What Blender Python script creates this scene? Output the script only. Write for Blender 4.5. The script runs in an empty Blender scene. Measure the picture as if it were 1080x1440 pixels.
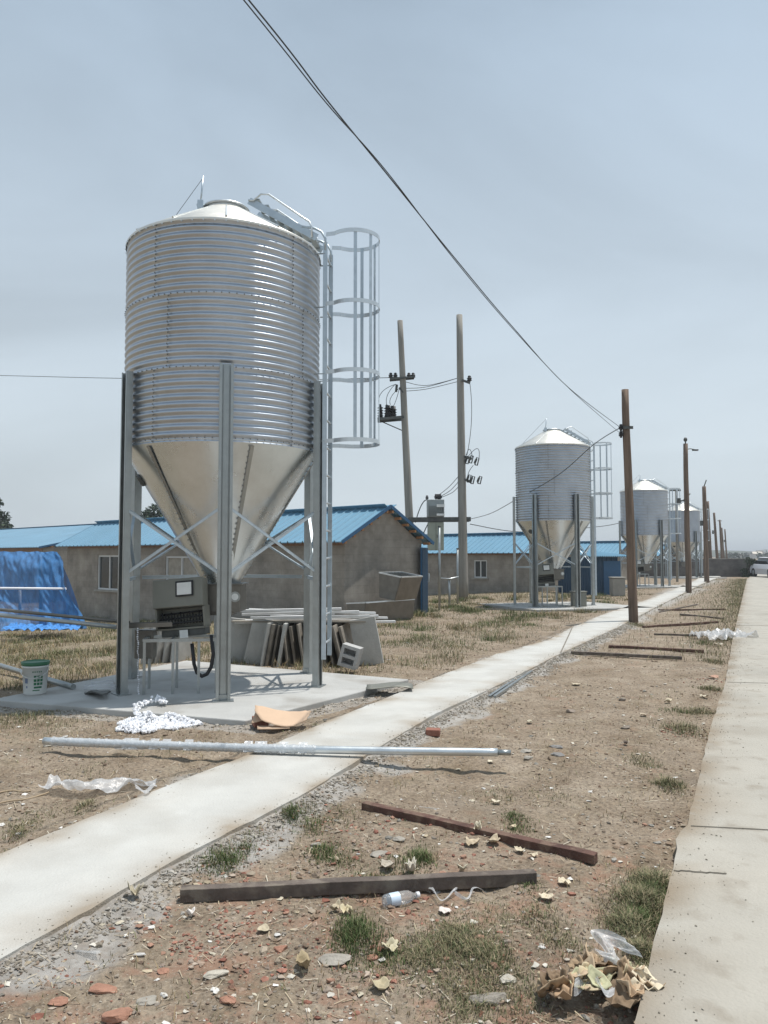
import bpy, math, random
import numpy as np
from mathutils import Vector, Matrix, noise
C = bpy.context.scene.collection
R = math.radians
PI = math.pi
random.seed(7); rng = np.random.default_rng(7)

# ------------------------------------------------------------------ camera
PITCH = R(3.18); EYE = 1.6; F = 1080.0
cam = bpy.data.objects.new('camera', bpy.data.cameras.new('camera')); C.objects.link(cam)
cam.location = (0, 0, EYE); cam.rotation_euler = (R(90) + PITCH, 0, 0)
cam.data.sensor_fit = 'VERTICAL'; cam.data.sensor_height = 24; cam.data.lens = 24 * F / 1440
cam.data.clip_end = 6000; cam.data.clip_start = .05
sc = bpy.context.scene; sc.camera = cam

# ------------------------------------------------------------------ light
SUN = Vector((0.80, 0.28, 2.84)).normalized()          # towards the sun
elev = math.asin(SUN.z); az = math.atan2(SUN.x, SUN.y)
w = bpy.data.worlds.new('World'); sc.world = w; w.use_nodes = True
nt = w.node_tree; nt.nodes.clear()
out = nt.nodes.new('ShaderNodeOutputWorld'); bg = nt.nodes.new('ShaderNodeBackground')
sky = nt.nodes.new('ShaderNodeTexSky'); sky.sky_type = 'NISHITA'; sky.sun_disc = False
sky.sun_elevation = elev; sky.sun_rotation = az; sky.dust_density = 5.0; sky.air_density = 1.3; sky.altitude = 300
tc = nt.nodes.new('ShaderNodeTexCoord'); mp = nt.nodes.new('ShaderNodeMapping'); mp.inputs['Scale'].default_value = (1, 1, 2.6)
ns = nt.nodes.new('ShaderNodeTexNoise'); ns.inputs['Scale'].default_value = 1.15; ns.inputs['Distortion'].default_value = .6; ns.inputs['Detail'].default_value = 6; ns.inputs['Roughness'].default_value = .5
rp = nt.nodes.new('ShaderNodeMapRange'); rp.inputs[1].default_value = .35; rp.inputs[2].default_value = .68; rp.inputs[3].default_value = .92; rp.inputs[4].default_value = 1.22
sz = nt.nodes.new('ShaderNodeSeparateXYZ'); gr = nt.nodes.new('ShaderNodeValToRGB')   # hazy veil of cloud, paler towards the horizon
for i_, (p_, c_) in enumerate(((0.0, (7.6, 8.5, 9.0)), (.30, (6.1, 7.15, 8.1)), (.62, (4.8, 6.05, 7.4)))):
    if i_ > 1: gr.color_ramp.elements.new(p_)
    gr.color_ramp.elements[i_].position = p_; gr.color_ramp.elements[i_].color = (c_[0] / 10, c_[1] / 10, c_[2] / 10, 1)
vm = nt.nodes.new('ShaderNodeVectorMath'); vm.operation = 'SCALE'; vm2 = nt.nodes.new('ShaderNodeMath'); vm2.operation = 'MULTIPLY'; vm2.inputs[1].default_value = 10
mx = nt.nodes.new('ShaderNodeMix'); mx.data_type = 'RGBA'; mx.inputs['Factor'].default_value = .92
nt.links.new(tc.outputs['Generated'], mp.inputs[0]); nt.links.new(mp.outputs[0], ns.inputs['Vector'])
nt.links.new(tc.outputs['Generated'], sz.inputs[0]); nt.links.new(sz.outputs[2], gr.inputs[0])
nt.links.new(ns.outputs['Fac'], rp.inputs[0]); nt.links.new(rp.outputs[0], vm2.inputs[0])
nt.links.new(gr.outputs[0], vm.inputs[0]); nt.links.new(vm2.outputs[0], vm.inputs['Scale'])
nt.links.new(sky.outputs[0], mx.inputs['A']); nt.links.new(vm.outputs[0], mx.inputs['B']); nt.links.new(mx.outputs['Result'], bg.inputs[0])
bg.inputs[1].default_value = 0.085
nt.links.new(bg.outputs[0], out.inputs[0])
sl = bpy.data.lights.new('sun', 'SUN'); sl.energy = 4.2; sl.angle = R(.6); sl.color = (1, .955, .89)
so = bpy.data.objects.new('sun', sl); C.objects.link(so); so.rotation_euler = SUN.to_track_quat('Z', 'Y').to_euler()
sc.view_settings.view_transform = 'Standard'; sc.view_settings.look = 'None'
sc.view_settings.exposure = 0.0; sc.view_settings.gamma = 1

# ------------------------------------------------------------------ helpers
def ray(u, v):
    a = (u - 540) / F; b = (720 - v) / F
    return a, math.cos(PITCH) - b * math.sin(PITCH), math.sin(PITCH) + b * math.cos(PITCH)
def P(u, v, z=0.0):                                     # where a sight line meets the level z
    x, y, c = ray(u, v); t = (z - EYE) / c
    return Vector((x * t, y * t, z))
def D(u, v, d):                                         # where it is d metres ahead
    x, y, c = ray(u, v); t = d / y
    return Vector((x * t, d, EYE + c * t))

def mat(name, col, rough=.8, metal=0.0, var=.15, scale=3.0, bump=0.0, bscale=40.0, col2=None, alpha=1.0, attr=False, spots=None, coord='Object', trans=0.0, stretch=None, wave=None, spec=.5):
    m = bpy.data.materials.new(name); m.use_nodes = True
    n = m.node_tree.nodes; l = m.node_tree.links; b = n['Principled BSDF']
    b.inputs['Roughness'].default_value = rough; b.inputs['Metallic'].default_value = metal
    b.inputs['Specular IOR Level'].default_value = spec
    t = n.new('ShaderNodeTexCoord')
    q = n.new('ShaderNodeTexNoise'); q.inputs['Scale'].default_value = scale; q.inputs['Detail'].default_value = 8; q.inputs['Roughness'].default_value = .62
    l.new(t.outputs[coord], q.inputs['Vector'])
    if stretch:
        mpp = n.new('ShaderNodeMapping'); mpp.inputs['Scale'].default_value = stretch; l.new(t.outputs[coord], mpp.inputs[0]); l.new(mpp.outputs[0], q.inputs['Vector'])
    r = n.new('ShaderNodeValToRGB'); r.color_ramp.elements[0].position = .3; r.color_ramp.elements[1].position = .7
    c2 = col2 if col2 else tuple(min(1, c * (1 + var)) for c in col)
    c1 = col if col2 else tuple(c * (1 - var) for c in col)
    r.color_ramp.elements[0].color = (*c1, 1); r.color_ramp.elements[1].color = (*c2, 1)
    l.new(q.outputs['Fac'], r.inputs[0]); last = r.outputs[0]
    if attr:
        a = n.new('ShaderNodeAttribute'); a.attribute_name = 'tone'
        x = n.new('ShaderNodeMix'); x.data_type = 'RGBA'; x.blend_type = 'MULTIPLY'; x.inputs['Factor'].default_value = 1
        l.new(last, x.inputs['A']); l.new(a.outputs['Color'], x.inputs['B']); last = x.outputs['Result']
    if spots:
        sc_, lo, hi, cc = spots
        s = n.new('ShaderNodeTexNoise'); s.inputs['Scale'].default_value = sc_; s.inputs['Detail'].default_value = 5
        l.new(t.outputs[coord], s.inputs['Vector'])
        mr = n.new('ShaderNodeMapRange'); mr.inputs[1].default_value = lo; mr.inputs[2].default_value = hi
        l.new(s.outputs['Fac'], mr.inputs[0])
        x = n.new('ShaderNodeMix'); x.data_type = 'RGBA'; l.new(mr.outputs[0], x.inputs['Factor']); l.new(last, x.inputs['A']); x.inputs['B'].default_value = (*cc, 1); last = x.outputs['Result']
    l.new(last, b.inputs['Base Color'])
    if bump:
        q2 = n.new('ShaderNodeTexNoise'); q2.inputs['Scale'].default_value = bscale; q2.inputs['Detail'].default_value = 8
        l.new(t.outputs[coord], q2.inputs['Vector'])
        bp = n.new('ShaderNodeBump'); bp.inputs['Strength'].default_value = bump; bp.inputs['Distance'].default_value = .02
        l.new(q2.outputs['Fac'], bp.inputs['Height']); l.new(bp.outputs[0], b.inputs['Normal'])
    if metal > .5:                                       # uneven dulling of the zinc
        mr = n.new('ShaderNodeMapRange'); mr.inputs[3].default_value = max(.05, rough - .1); mr.inputs[4].default_value = rough + .14
        l.new(q.outputs['Fac'], mr.inputs[0]); l.new(mr.outputs[0], b.inputs['Roughness'])
    if alpha < 1: b.inputs['Alpha'].default_value = alpha
    if trans: b.inputs['Transmission Weight'].default_value = trans
    return m

def brick_mat(name, c1, c2, mortar, sx=.4, sy=.2, streak=True):
    m = bpy.data.materials.new(name); m.use_nodes = True
    n = m.node_tree.nodes; l = m.node_tree.links; b = n['Principled BSDF']; b.inputs['Roughness'].default_value = .92
    t = n.new('ShaderNodeTexCoord'); geo = n.new('ShaderNodeNewGeometry')
    # along-wall coordinate: x+y of the object, height: z
    sp = n.new('ShaderNodeSeparateXYZ'); l.new(t.outputs['Object'], sp.inputs[0])
    ad = n.new('ShaderNodeMath'); ad.operation = 'ADD'; l.new(sp.outputs[0], ad.inputs[0]); l.new(sp.outputs[1], ad.inputs[1])
    cb = n.new('ShaderNodeCombineXYZ'); l.new(ad.outputs[0], cb.inputs[0]); l.new(sp.outputs[2], cb.inputs[1])
    br = n.new('ShaderNodeTexBrick'); br.inputs['Scale'].default_value = 1; br.inputs['Brick Width'].default_value = sx; br.inputs['Row Height'].default_value = sy
    br.inputs['Mortar Size'].default_value = .008; br.inputs['Mortar Smooth'].default_value = .4
    br.inputs['Color1'].default_value = (*c1, 1); br.inputs['Color2'].default_value = (*c2, 1); br.inputs['Mortar'].default_value = (*mortar, 1)
    l.new(cb.outputs[0], br.inputs['Vector'])
    q = n.new('ShaderNodeTexNoise'); q.inputs['Scale'].default_value = 1.3; q.inputs['Detail'].default_value = 9; q.inputs['Roughness'].default_value = .65
    l.new(t.outputs['Object'], q.inputs['Vector'])
    mr = n.new('ShaderNodeMapRange'); mr.inputs[1].default_value = .3; mr.inputs[2].default_value = .7; mr.inputs[3].default_value = .62; mr.inputs[4].default_value = 1.32
    l.new(q.outputs['Fac'], mr.inputs[0])
    x = n.new('ShaderNodeMix'); x.data_type = 'RGBA'; x.blend_type = 'MULTIPLY'; x.inputs['Factor'].default_value = 1
    l.new(br.outputs[0], x.inputs['A']); l.new(mr.outputs[0], x.inputs['B']); l.new(x.outputs['Result'], b.inputs['Base Color'])
    bp = n.new('ShaderNodeBump'); bp.inputs['Strength'].default_value = .5; bp.inputs['Distance'].default_value = .01
    l.new(q.outputs['Fac'], bp.inputs['Height']); l.new(bp.outputs[0], b.inputs['Normal'])
    return m

class MB:
    def __init__(s): s.v = []; s.f = []; s.sm = []; s.tone = []
    def add(s, vs, fs, smooth=False):
        o = len(s.v); s.v += [tuple(v) for v in vs]; s.f += [tuple(i + o for i in f) for f in fs]; s.sm += [smooth] * len(fs)
    def box(s, c, size, rot=None):
        c = Vector(c); h = [k / 2 for k in size]
        vs = [Vector((x * h[0], y * h[1], z * h[2])) for x in (-1, 1) for y in (-1, 1) for z in (-1, 1)]
        if rot is not None: vs = [rot @ v for v in vs]
        s.add([v + c for v in vs], [(0, 1, 3, 2), (4, 6, 7, 5), (0, 4, 5, 1), (2, 3, 7, 6), (0, 2, 6, 4), (1, 5, 7, 3)])
    def bar(s, a, b, wd, th, up=Vector((0, 0, 1))):        # rectangular bar a->b
        a = Vector(a); b = Vector(b); d = b - a; L = d.length
        if L < 1e-6: return
        x = d / L; y = Vector(up).cross(x)
        if y.length < 1e-4: y = Vector((1, 0, 0)).cross(x)
        y.normalize(); z = x.cross(y)
        s.box((a + b) / 2, (L, wd, th), Matrix((x, y, z)).transposed())
    def tube(s, pts, r, n=8, caps=True, smooth=True):
        pts = [Vector(p) for p in pts]; rs = r if isinstance(r, (list, tuple)) else [r] * len(pts)
        vs = []; prev = None
        for i, p in enumerate(pts):
            d = (pts[min(i + 1, len(pts) - 1)] - pts[max(i - 1, 0)]).normalized()
            if prev is None:
                a = Vector((0, 0, 1)).cross(d)
                if a.length < .01: a = Vector((1, 0, 0)).cross(d)
            else: a = prev - d * prev.dot(d)
            a.normalize(); prev = a; b = d.cross(a)
            for k in range(n):
                t = 2 * PI * k / n; vs.append(p + (a * math.cos(t) + b * math.sin(t)) * rs[i])
        fs = [(i * n + k, i * n + (k + 1) % n, (i + 1) * n + (k + 1) % n, (i + 1) * n + k) for i in range(len(pts) - 1) for k in range(n)]
        s.add(vs, fs, smooth)
        if caps:
            s.f.append(tuple(len(s.v) - len(vs) + k for k in reversed(range(n)))); s.sm.append(False)
            s.f.append(tuple(len(s.v) - n + k for k in range(n))); s.sm.append(False)
    def lathe(s, prof, n=48, smooth=True, cap=False, c=(0, 0, 0)):
        vs = [(c[0] + r * math.cos(2 * PI * k / n), c[1] + r * math.sin(2 * PI * k / n), c[2] + z) for r, z in prof for k in range(n)]
        fs = [(i * n + k, i * n + (k + 1) % n, (i + 1) * n + (k + 1) % n, (i + 1) * n + k) for i in range(len(prof) - 1) for k in range(n)]
        s.add(vs, fs, smooth)
        if cap:
            o = len(s.v) - len(vs)
            s.f.append(tuple(o + k for k in reversed(range(n)))); s.sm.append(False)
            s.f.append(tuple(len(s.v) - n + k for k in range(n))); s.sm.append(False)
    def prism(s, poly, z0, z1):                            # poly of (x,y)
        n = len(poly)
        s.add([(x, y, z0) for x, y in poly] + [(x, y, z1) for x, y in poly],
              [tuple(reversed(range(n))), tuple(range(n, 2 * n))] + [(i, (i + 1) % n, n + (i + 1) % n, n + i) for i in range(n)])
    def grid(s, fn, nu, nv, smooth=True):
        vs = [fn(i / (nu - 1), j / (nv - 1)) for j in range(nv) for i in range(nu)]
        fs = [(j * nu + i, j * nu + i + 1, (j + 1) * nu + i + 1, (j + 1) * nu + i) for j in range(nv - 1) for i in range(nu - 1)]
        s.add(vs, fs, smooth)
    def build(s, name, m, parent=None, bevel=0.0, solid=0.0, extra=None):
        mi = None
        if extra:
            e, em = extra; n0 = len(s.f); s.add(e.v, e.f); s.sm[n0:] = e.sm; mi = [0] * n0 + [1] * (len(s.f) - n0)
        me = bpy.data.meshes.new(name); me.from_pydata(s.v, [], s.f); me.polygons.foreach_set('use_smooth', s.sm); me.materials.append(m)
        if mi: me.materials.append(em); me.polygons.foreach_set('material_index', mi)
        if s.tone:
            ca = me.color_attributes.new('tone', 'FLOAT_COLOR', 'POINT')
            ca.data.foreach_set('color', np.array(s.tone, dtype=np.float32).ravel())
        me.update()
        o = bpy.data.objects.new(name, me); C.objects.link(o)
        if parent: o.parent = parent
        if solid:
            k = o.modifiers.new('s', 'SOLIDIFY'); k.thickness = solid; k.offset = 0
        if bevel:
            k = o.modifiers.new('b', 'BEVEL'); k.width = bevel; k.segments = 2; k.limit_method = 'ANGLE'
        return o
def npmesh(name, V, Fc, m, tone=None, smooth=False):
    me = bpy.data.meshes.new(name); k = Fc.shape[1]
    me.vertices.add(len(V)); me.vertices.foreach_set('co', V.astype(np.float32).ravel())
    me.loops.add(Fc.size); me.loops.foreach_set('vertex_index', Fc.astype(np.int32).ravel())
    me.polygons.add(len(Fc)); me.polygons.foreach_set('loop_start', np.arange(0, Fc.size, k, dtype=np.int32))
    me.update(calc_edges=True)
    me.polygons.foreach_set('use_smooth', np.full(len(Fc), smooth))
    if tone is not None:
        ca = me.color_attributes.new('tone', 'FLOAT_COLOR', 'POINT')
        ca.data.foreach_set('color', np.c_[tone, np.ones(len(tone))].astype(np.float32).ravel())
    me.materials.append(m); o = bpy.data.objects.new(name, me); C.objects.link(o); return o
def tag(o, label=None, cat=None, group=None, kind=None):
    if label: o['label'] = label
    if cat: o['category'] = cat
    if group: o['group'] = group
    if kind: o['kind'] = kind
    return o
def empty(name, loc=(0, 0, 0), rz=0.0, label=None, cat=None, group=None):
    o = bpy.data.objects.new(name, None); C.objects.link(o); o.location = loc; o.rotation_euler = (0, 0, rz); o.empty_display_size = .2
    return tag(o, label, cat, group)
def copy_tree(o, parent=None):
    kids = list(o.children)
    c = o.copy(); C.objects.link(c); c.parent = parent
    for k in kids: copy_tree(k, c)
    return c

# ------------------------------------------------------------------ materials
M = dict(
    zinc=mat('galvanised_sheet', (.49, .53, .58), .36, 1.0, .12, 1.6),
    zinc_cone=mat('galvanised_cone', (.62, .67, .70), .27, 1.0, .12, 2.2, .06, 9),
    zinc_roof=mat('galvanised_roof', (.74, .72, .66), .42, .75, .08, 3, .05, 15),
    zinc_leg=mat('galvanised_leg', (.36, .385, .385), .36, .85, .14, 6, .05, 60),
    zinc_bright=mat('galvanised_tube', (.66, .70, .72), .36, .85, .10, 9, .05, 60),
    bolt=mat('bolt_steel', (.20, .20, .19), .5, .7),
    rail=mat('galvanised_rail', (.50, .57, .62), .42, .8, .12, 9),
    dkseam=mat('seam_zinc', (.34, .34, .32), .5, .8, .1, 9),
    dkmetal=mat('weathered_dark_metal', (.10, .105, .10), .6, .5, .3, 8),
    trough=mat('trough_metal', (.20, .19, .17), .42, .7, .2, 4, .08, 20),
    panel=mat('control_panel_paint', (.215, .215, .185), .5, .3, .08, 5),
    black=mat('black_rubber', (.015, .015, .017), .55),
    white=mat('white_plastic', (.82, .83, .86), .45, 0, .05),
    paper=mat('paper_label', (.75, .76, .74), .7),
    pvc=mat('pvc_white', (.72, .72, .71), .4, 0, .08, 8),
    path=mat('path_concrete', (.50, .497, .47), .88, 0, .08, 2.6, .3, 70, spots=(1.4, .50, .75, (.40, .385, .35)), attr=True),
    pad=mat('pad_concrete', (.42, .42, .405), .9, 0, .12, 1.5, .25, 40, spots=(1.6, .50, .72, (.30, .285, .26))),
    slab=mat('grey_slab_concrete', (.42, .42, .40), .9, 0, .16, 3, .3, 30),
    slabside=mat('weathered_board', (.24, .215, .18), .9, 0, .35, 5, .3, 30),
    block=mat('block_concrete', (.42, .42, .41), .95, 0, .1, 9, .5, 60),
    wall=brick_mat('cement_block_wall', (.275, .25, .215), (.30, .275, .24), (.25, .23, .20)),
    barnred=mat('brick_course', (.26, .17, .12), .9, 0, .3, 10),
    bluefar=mat('blue_sheet_roof', (.15, .31, .43), .5, .0, .10, .7, spots=(.5, .5, .8, (.16, .32, .44))),
    bluetrim=mat('dark_blue_trim', (.02, .09, .19), .5, 0, .1),
    blueshed=mat('blue_shed_sheet', (.012, .05, .10), .6, .0, .15, 2),
    wood=mat('purlin_wood', (.42, .22, .11), .85, 0, .2, 6),
    frame=mat('window_frame_paint', (.60, .62, .62), .5, 0, .05),
    glass=mat('window_glass', (.02, .03, .035), .12, 0, .1),
    curtain=mat('window_board', (.34, .31, .26), .8, 0, .2, 5),
    pole=mat('pole_wood', (.16, .115, .085), .9, 0, .5, 14, .5, 40, stretch=(1, 1, .05)),
    concpole=mat('pole_concrete', (.27, .26, .235), .9, 0, .28, 7, .2, 30, stretch=(1, 1, .07)),
    tgrey=mat('transformer_paint', (.33, .36, .36), .5, .1, .1, 4),
    cabinet=mat('cabinet_paint', (.33, .36, .30), .6, 0, .1, 3),
    wire=mat('wire_sheath', (.03, .035, .04), .6),
    wood_dark=mat('weathered_timber', (.115, .092, .078), .9, 0, .35, 9, .4, 50, spots=(11, .5, .64, (.19, .16, .13))),
    rust=mat('rusty_angle_steel', (.105, .055, .042), .9, .1, .4, 9, .4, 60, spots=(14, .5, .62, (.17, .11, .08))),
    brick=mat('red_brick', (.27, .12, .085), .92, 0, .2, 9, .4, 40),
    card=mat('cardboard', (.60, .43, .30), .85, 0, .07, 4, .08, 20),
    leaf=mat('dried_leaf', (.40, .36, .295), .85, 0, .25, 7, .2, 30, attr=True),
    foil=mat('plastic_film', (.80, .82, .84), .22, 0, .06, 12, .7, 22, trans=.35, alpha=.62),
    clear=mat('clear_plastic', (.85, .88, .9), .12, 0, .05, 12, .2, 22, trans=.75, alpha=.6),
    net=mat('blue_net', (.05, .20, .46), .85, 0, .35, 6, .3, 30, alpha=.76, stretch=(1.6, 1, .35)),
    netroll=mat('blue_net_bunched', (.06, .24, .58), .8, 0, .45, 16, .4, 60),
    green=mat('bucket_lid_green', (.03, .14, .07), .5),
    bucket=mat('bucket_white', (.66, .68, .66), .4, 0, .04),
    road=mat('road_concrete', (.38, .36, .315), .92, 0, .15, .8, .4, 60, spots=(4.5, .54, .70, (.30, .27, .225)), attr=True),
    gwall=brick_mat('grey_brick_wall', (.13, .12, .115), (.16, .145, .135), (.12, .12, .115), .24, .065),
    car=mat('car_paint', (.62, .63, .66), .3, .1, .03),
    tyre=mat('tyre', (.02, .02, .02), .85),
    foliage=mat('tree_leaves', (.035, .055, .03), .8, 0, .4, 2, attr=True),
    bark=mat('tree_bark', (.08, .06, .045), .9),
    grass=mat('grass_blades', (.75, .75, .75), .75, 0, .1, 3, attr=True, spec=.2),
    stone=mat('loose_stone', (.80, .80, .80), .95, 0, .22, 12, .4, 60, attr=True, spec=.2),
    plasterpatch=mat('cement_patch', (.30, .29, .26), .9),
    lens=mat('headlight', (.5, .5, .5), .2),
)

# ------------------------------------------------------------------ terrain
S1 = Vector((-2.05, 9.75, 0)); RN = Vector((-.884, .467, 0))
def smooth(t): t = max(0., min(1., t)); return t * t * (3 - 2 * t)
Lpx = [(0, 1200), (100, 1160), (173, 1130), (240, 1103), (360, 1057), (470, 1010), (547, 980), (593, 960), (700, 919), (770, 900), (805, 882), (848, 864), (911, 843), (941, 831), (978, 816)]
Rpx = [(10, 1343), (93, 1297), (223, 1222), (317, 1172), (427, 1117), (493, 1075), (547, 1042), (613, 1003), (693, 967), (735, 946), (788, 919), (869, 882), (918, 856), (946, 842), (992, 819)]
Lp = [P(*q) for q in Lpx]; Rp = [P(*q) for q in Rpx]
Lp = [Vector((-4.4, .5, 0)), Vector((-3.0, 2.7, 0))] + Lp + [Vector((25.6, 62, 0))]
Rp = [Vector((-3.5, 0, 0)), Vector((-2.3, 1.8, 0))] + Rp + [Vector((24.5, 56, 0)), Vector((26.4, 61, 0))]
ROADpx = [(895, 1440), (913, 1357), (922, 1313), (943, 1240), (950, 1197), (958, 1163.5), (966, 1162), (983, 1093), (998, 1027), (1020, 960), (1030, 900), (1050, 815)]
ROAD = [Vector((-.35, .2, 0)), Vector((.3, 1.6, 0))] + [P(*q) for q in ROADpx] + [Vector((64, 130, 0)), Vector((190, 380, 0))]
def xat(pl, y):
    for a, b in zip(pl, pl[1:]):
        if a.y <= y <= b.y and b.y > a.y: return a.x + (b.x - a.x) * (y - a.y) / (b.y - a.y)
    return pl[0].x if y < pl[0].y else pl[-1].x
PAD = [(-1.34, 7.52), (.32, 9.98), (-3.0, 11.75), (-4.35, 8.6)]
def inpoly(x, y, poly, grow=0):
    c = False; n = len(poly); cx = sum(p[0] for p in poly) / n; cy = sum(p[1] for p in poly) / n
    x = cx + (x - cx) / (1 + grow); y = cy + (y - cy) / (1 + grow)
    for i in range(n):
        a = poly[i]; b = poly[(i + 1) % n]
        if (a[1] > y) != (b[1] > y) and x < (b[0] - a[0]) * (y - a[1]) / (b[1] - a[1]) + a[0]: c = not c
    return c
def hbase(x, y):
    p = (x - S1.x) * RN.x + (y - S1.y) * RN.y
    return -.062 - .62 * smooth((p - 2.5) / 12) * (1 - smooth((math.hypot(x, y) - 70) / 150))
def hz(x, y):
    d = math.hypot(x, y)
    a = noise.fractal(Vector((x * 1.1, y * 1.1, 0)), 1.0, 2.0, 3) * .028
    if d < 14: a += noise.fractal(Vector((x * 6, y * 6, 3)), 1.0, 2.0, 5) * .018 * (1 - smooth((d - 7) / 7))
    z = hbase(x, y) + max(-.05, min(.04, a))
    if 0 < y < 40 and abs(x) < 22:
        xl = xat(Lp, y); xr = xat(Rp, y)
        if x > xr - .3: z += .045 * math.exp(-max(0, x - xr) / .14)
        elif x < xl + .3: z += .035 * math.exp(-max(0, xl - x) / .10)
        z = min(z, -.012) if y < 20 else z
    return z

def axis(lo, hi, step, far0, far1, ratio=1.07):
    core = list(np.arange(lo, hi, step)); s = step; a = core[-1]
    while a < far1: s *= ratio; a += s; core.append(a)
    s = step; a = lo; left = []
    while a > far0: s *= ratio; a -= s; left.append(a)
    return np.array(left[::-1] + core)
xs = axis(-4.5, 4.5, .035, -1600, 1600, 1.06); ys = axis(2.2, 10.5, .035, -300, 2600, 1.045)
V = []; T = []
for y in ys:
    xl = xat(Lp, y); xr = xat(Rp, y); xd = xat(ROAD, y)
    for x in xs:
        V.append((x, y, hz(x, y)))
        if abs(x) < 60 and -5 < y < 90:
            n1 = noise.fractal(Vector((x * 2.2, y * 2.2, 9)), 1, 2, 3)
            mo = 0.
            k = math.cos(math.atan2(1, 1.5))
            mo = smooth(1 - (max(0, (x - xr)) * .8 - .13 - .22 * n1) / .12) if x > xr - .1 else smooth(1 - (max(0, (xl - x)) * .8 - .03 - .12 * n1) / .10)
            if inpoly(x, y, PAD, .16): mo = max(mo, .7)
            p = (x - S1.x) * RN.x + (y - S1.y) * RN.y
            red = smooth((5.0 + n1 - y) / 1.2) * smooth((2.2 - x) / 1.4) + .5 * smooth((n1 - .2) / .3)
            gr = smooth((p - 1.6 + n1) / 2) * .9 + .35 * smooth((n1 + .1) / .5)
            T.append((mo, min(1, red), min(1, gr)))
        else: T.append((0, .2, .8))
nx = len(xs); ny = len(ys)
I = np.arange(nx * ny).reshape(ny, nx)
Fq = np.stack([I[:-1, :-1], I[:-1, 1:], I[1:, 1:], I[1:, :-1]], -1).reshape(-1, 4)
gm = bpy.data.materials.new('dirt_ground'); gm.use_nodes = True
n = gm.node_tree.nodes; l = gm.node_tree.links; b = n['Principled BSDF']; b.inputs['Roughness'].default_value = .97; b.inputs['Specular IOR Level'].default_value = .2
tco = n.new('ShaderNodeTexCoord'); at = n.new('ShaderNodeAttribute'); at.attribute_name = 'tone'
sx = n.new('ShaderNodeSeparateColor'); l.new(at.outputs['Color'], sx.inputs[0])
def nz(s, d=9, r=.65):
    q = n.new('ShaderNodeTexNoise'); q.inputs['Scale'].default_value = s; q.inputs['Detail'].default_value = d; q.inputs['Roughness'].default_value = r
    l.new(tco.outputs['Object'], q.inputs['Vector']); return q.outputs['Fac']
def ramp(f, *st):
    r = n.new('ShaderNodeValToRGB'); e = r.color_ramp.elements
    while len(e) < len(st): e.new(.5)
    for i, (p_, c_) in enumerate(st): e[i].position = p_; e[i].color = (*c_, 1)
    l.new(f, r.inputs[0]); return r.outputs[0]
def mixc(f, a, b_, mode='MIX'):
    x = n.new('ShaderNodeMix'); x.data_type = 'RGBA'; x.blend_type = mode
    (l.new(f, x.inputs['Factor']) if not isinstance(f, float) else setattr(x.inputs['Factor'], 'default_value', f))
    for s_, k in ((a, 'A'), (b_, 'B')):
        if isinstance(s_, tuple): x.inputs[k].default_value = (*s_, 1)
        else: l.new(s_, x.inputs[k])
    return x.outputs['Result']
def mul(a, b_):
    x = n.new('ShaderNodeMath'); x.operation = 'MULTIPLY'; l.new(a, x.inputs[0])
    (l.new(b_, x.inputs[1]) if not isinstance(b_, float) else setattr(x.inputs[1], 'default_value', b_)); return x.outputs[0]
def mrg(f, lo, hi, a=0., c=1.):
    x = n.new('ShaderNodeMapRange'); l.new(f, x.inputs[0])
    for i, k in enumerate((lo, hi, a, c)): x.inputs[i + 1].default_value = k
    return x.outputs[0]
dirt = ramp(nz(2.3), (.30, (.185, .14, .098)), (.48, (.265, .212, .158)), (.62, (.335, .278, .215)), (.78, (.42, .37, .30)))
fine = ramp(nz(38, 6, .7), (.30, (.45, .43, .41)), (.52, (1.0, 1.0, 1.0)), (.72, (1.42, 1.39, 1.33)))
dirt = mixc(1.0, dirt, fine, 'MULTIPLY')
dirt = mixc(mul(sx.outputs[1], mrg(nz(5.5), .50, .60, 0, .6)), dirt, (.34, .20, .14))
dirt = mixc(mul(sx.outputs[2], mrg(nz(1.7), .40, .62, 0, .8)), dirt, ramp(nz(14), (.35, (.115, .11, .06)), (.65, (.27, .215, .135))))
dirt = mixc(mrg(nz(.55), .55, .70, 0, .45), dirt, (.24, .215, .185))
dirt = mixc(mrg(nz(1.15, 7, .7), .54, .66, 0, .55), dirt, (.155, .105, .068))
dirt = mixc(mrg(nz(3.4, 9, .75), .57, .70, 0, .5), dirt, (.47, .41, .325))
dirt = mixc(mrg(nz(85, 3, .6), .60, .70, 0, .55), dirt, (.52, .47, .39))
dirt = mixc(mrg(nz(60, 3, .6), .62, .72, 0, .6), dirt, (.11, .08, .055))
mort = ramp(nz(9), (.3, (.25, .235, .215)), (.7, (.46, .44, .41)))
l.new(mixc(mul(sx.outputs[0], mrg(nz(16), .30, .55, .55, 1.)), dirt, mort), b.inputs['Base Color'])
bp = n.new('ShaderNodeBump'); bp.inputs['Strength'].default_value = .9; bp.inputs['Distance'].default_value = .018
l.new(nz(34, 10, .72), bp.inputs['Height']); l.new(bp.outputs[0], b.inputs['Normal'])
g = npmesh('ground', np.array(V), Fq, gm, np.array(T), True); tag(g, kind='structure')

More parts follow.
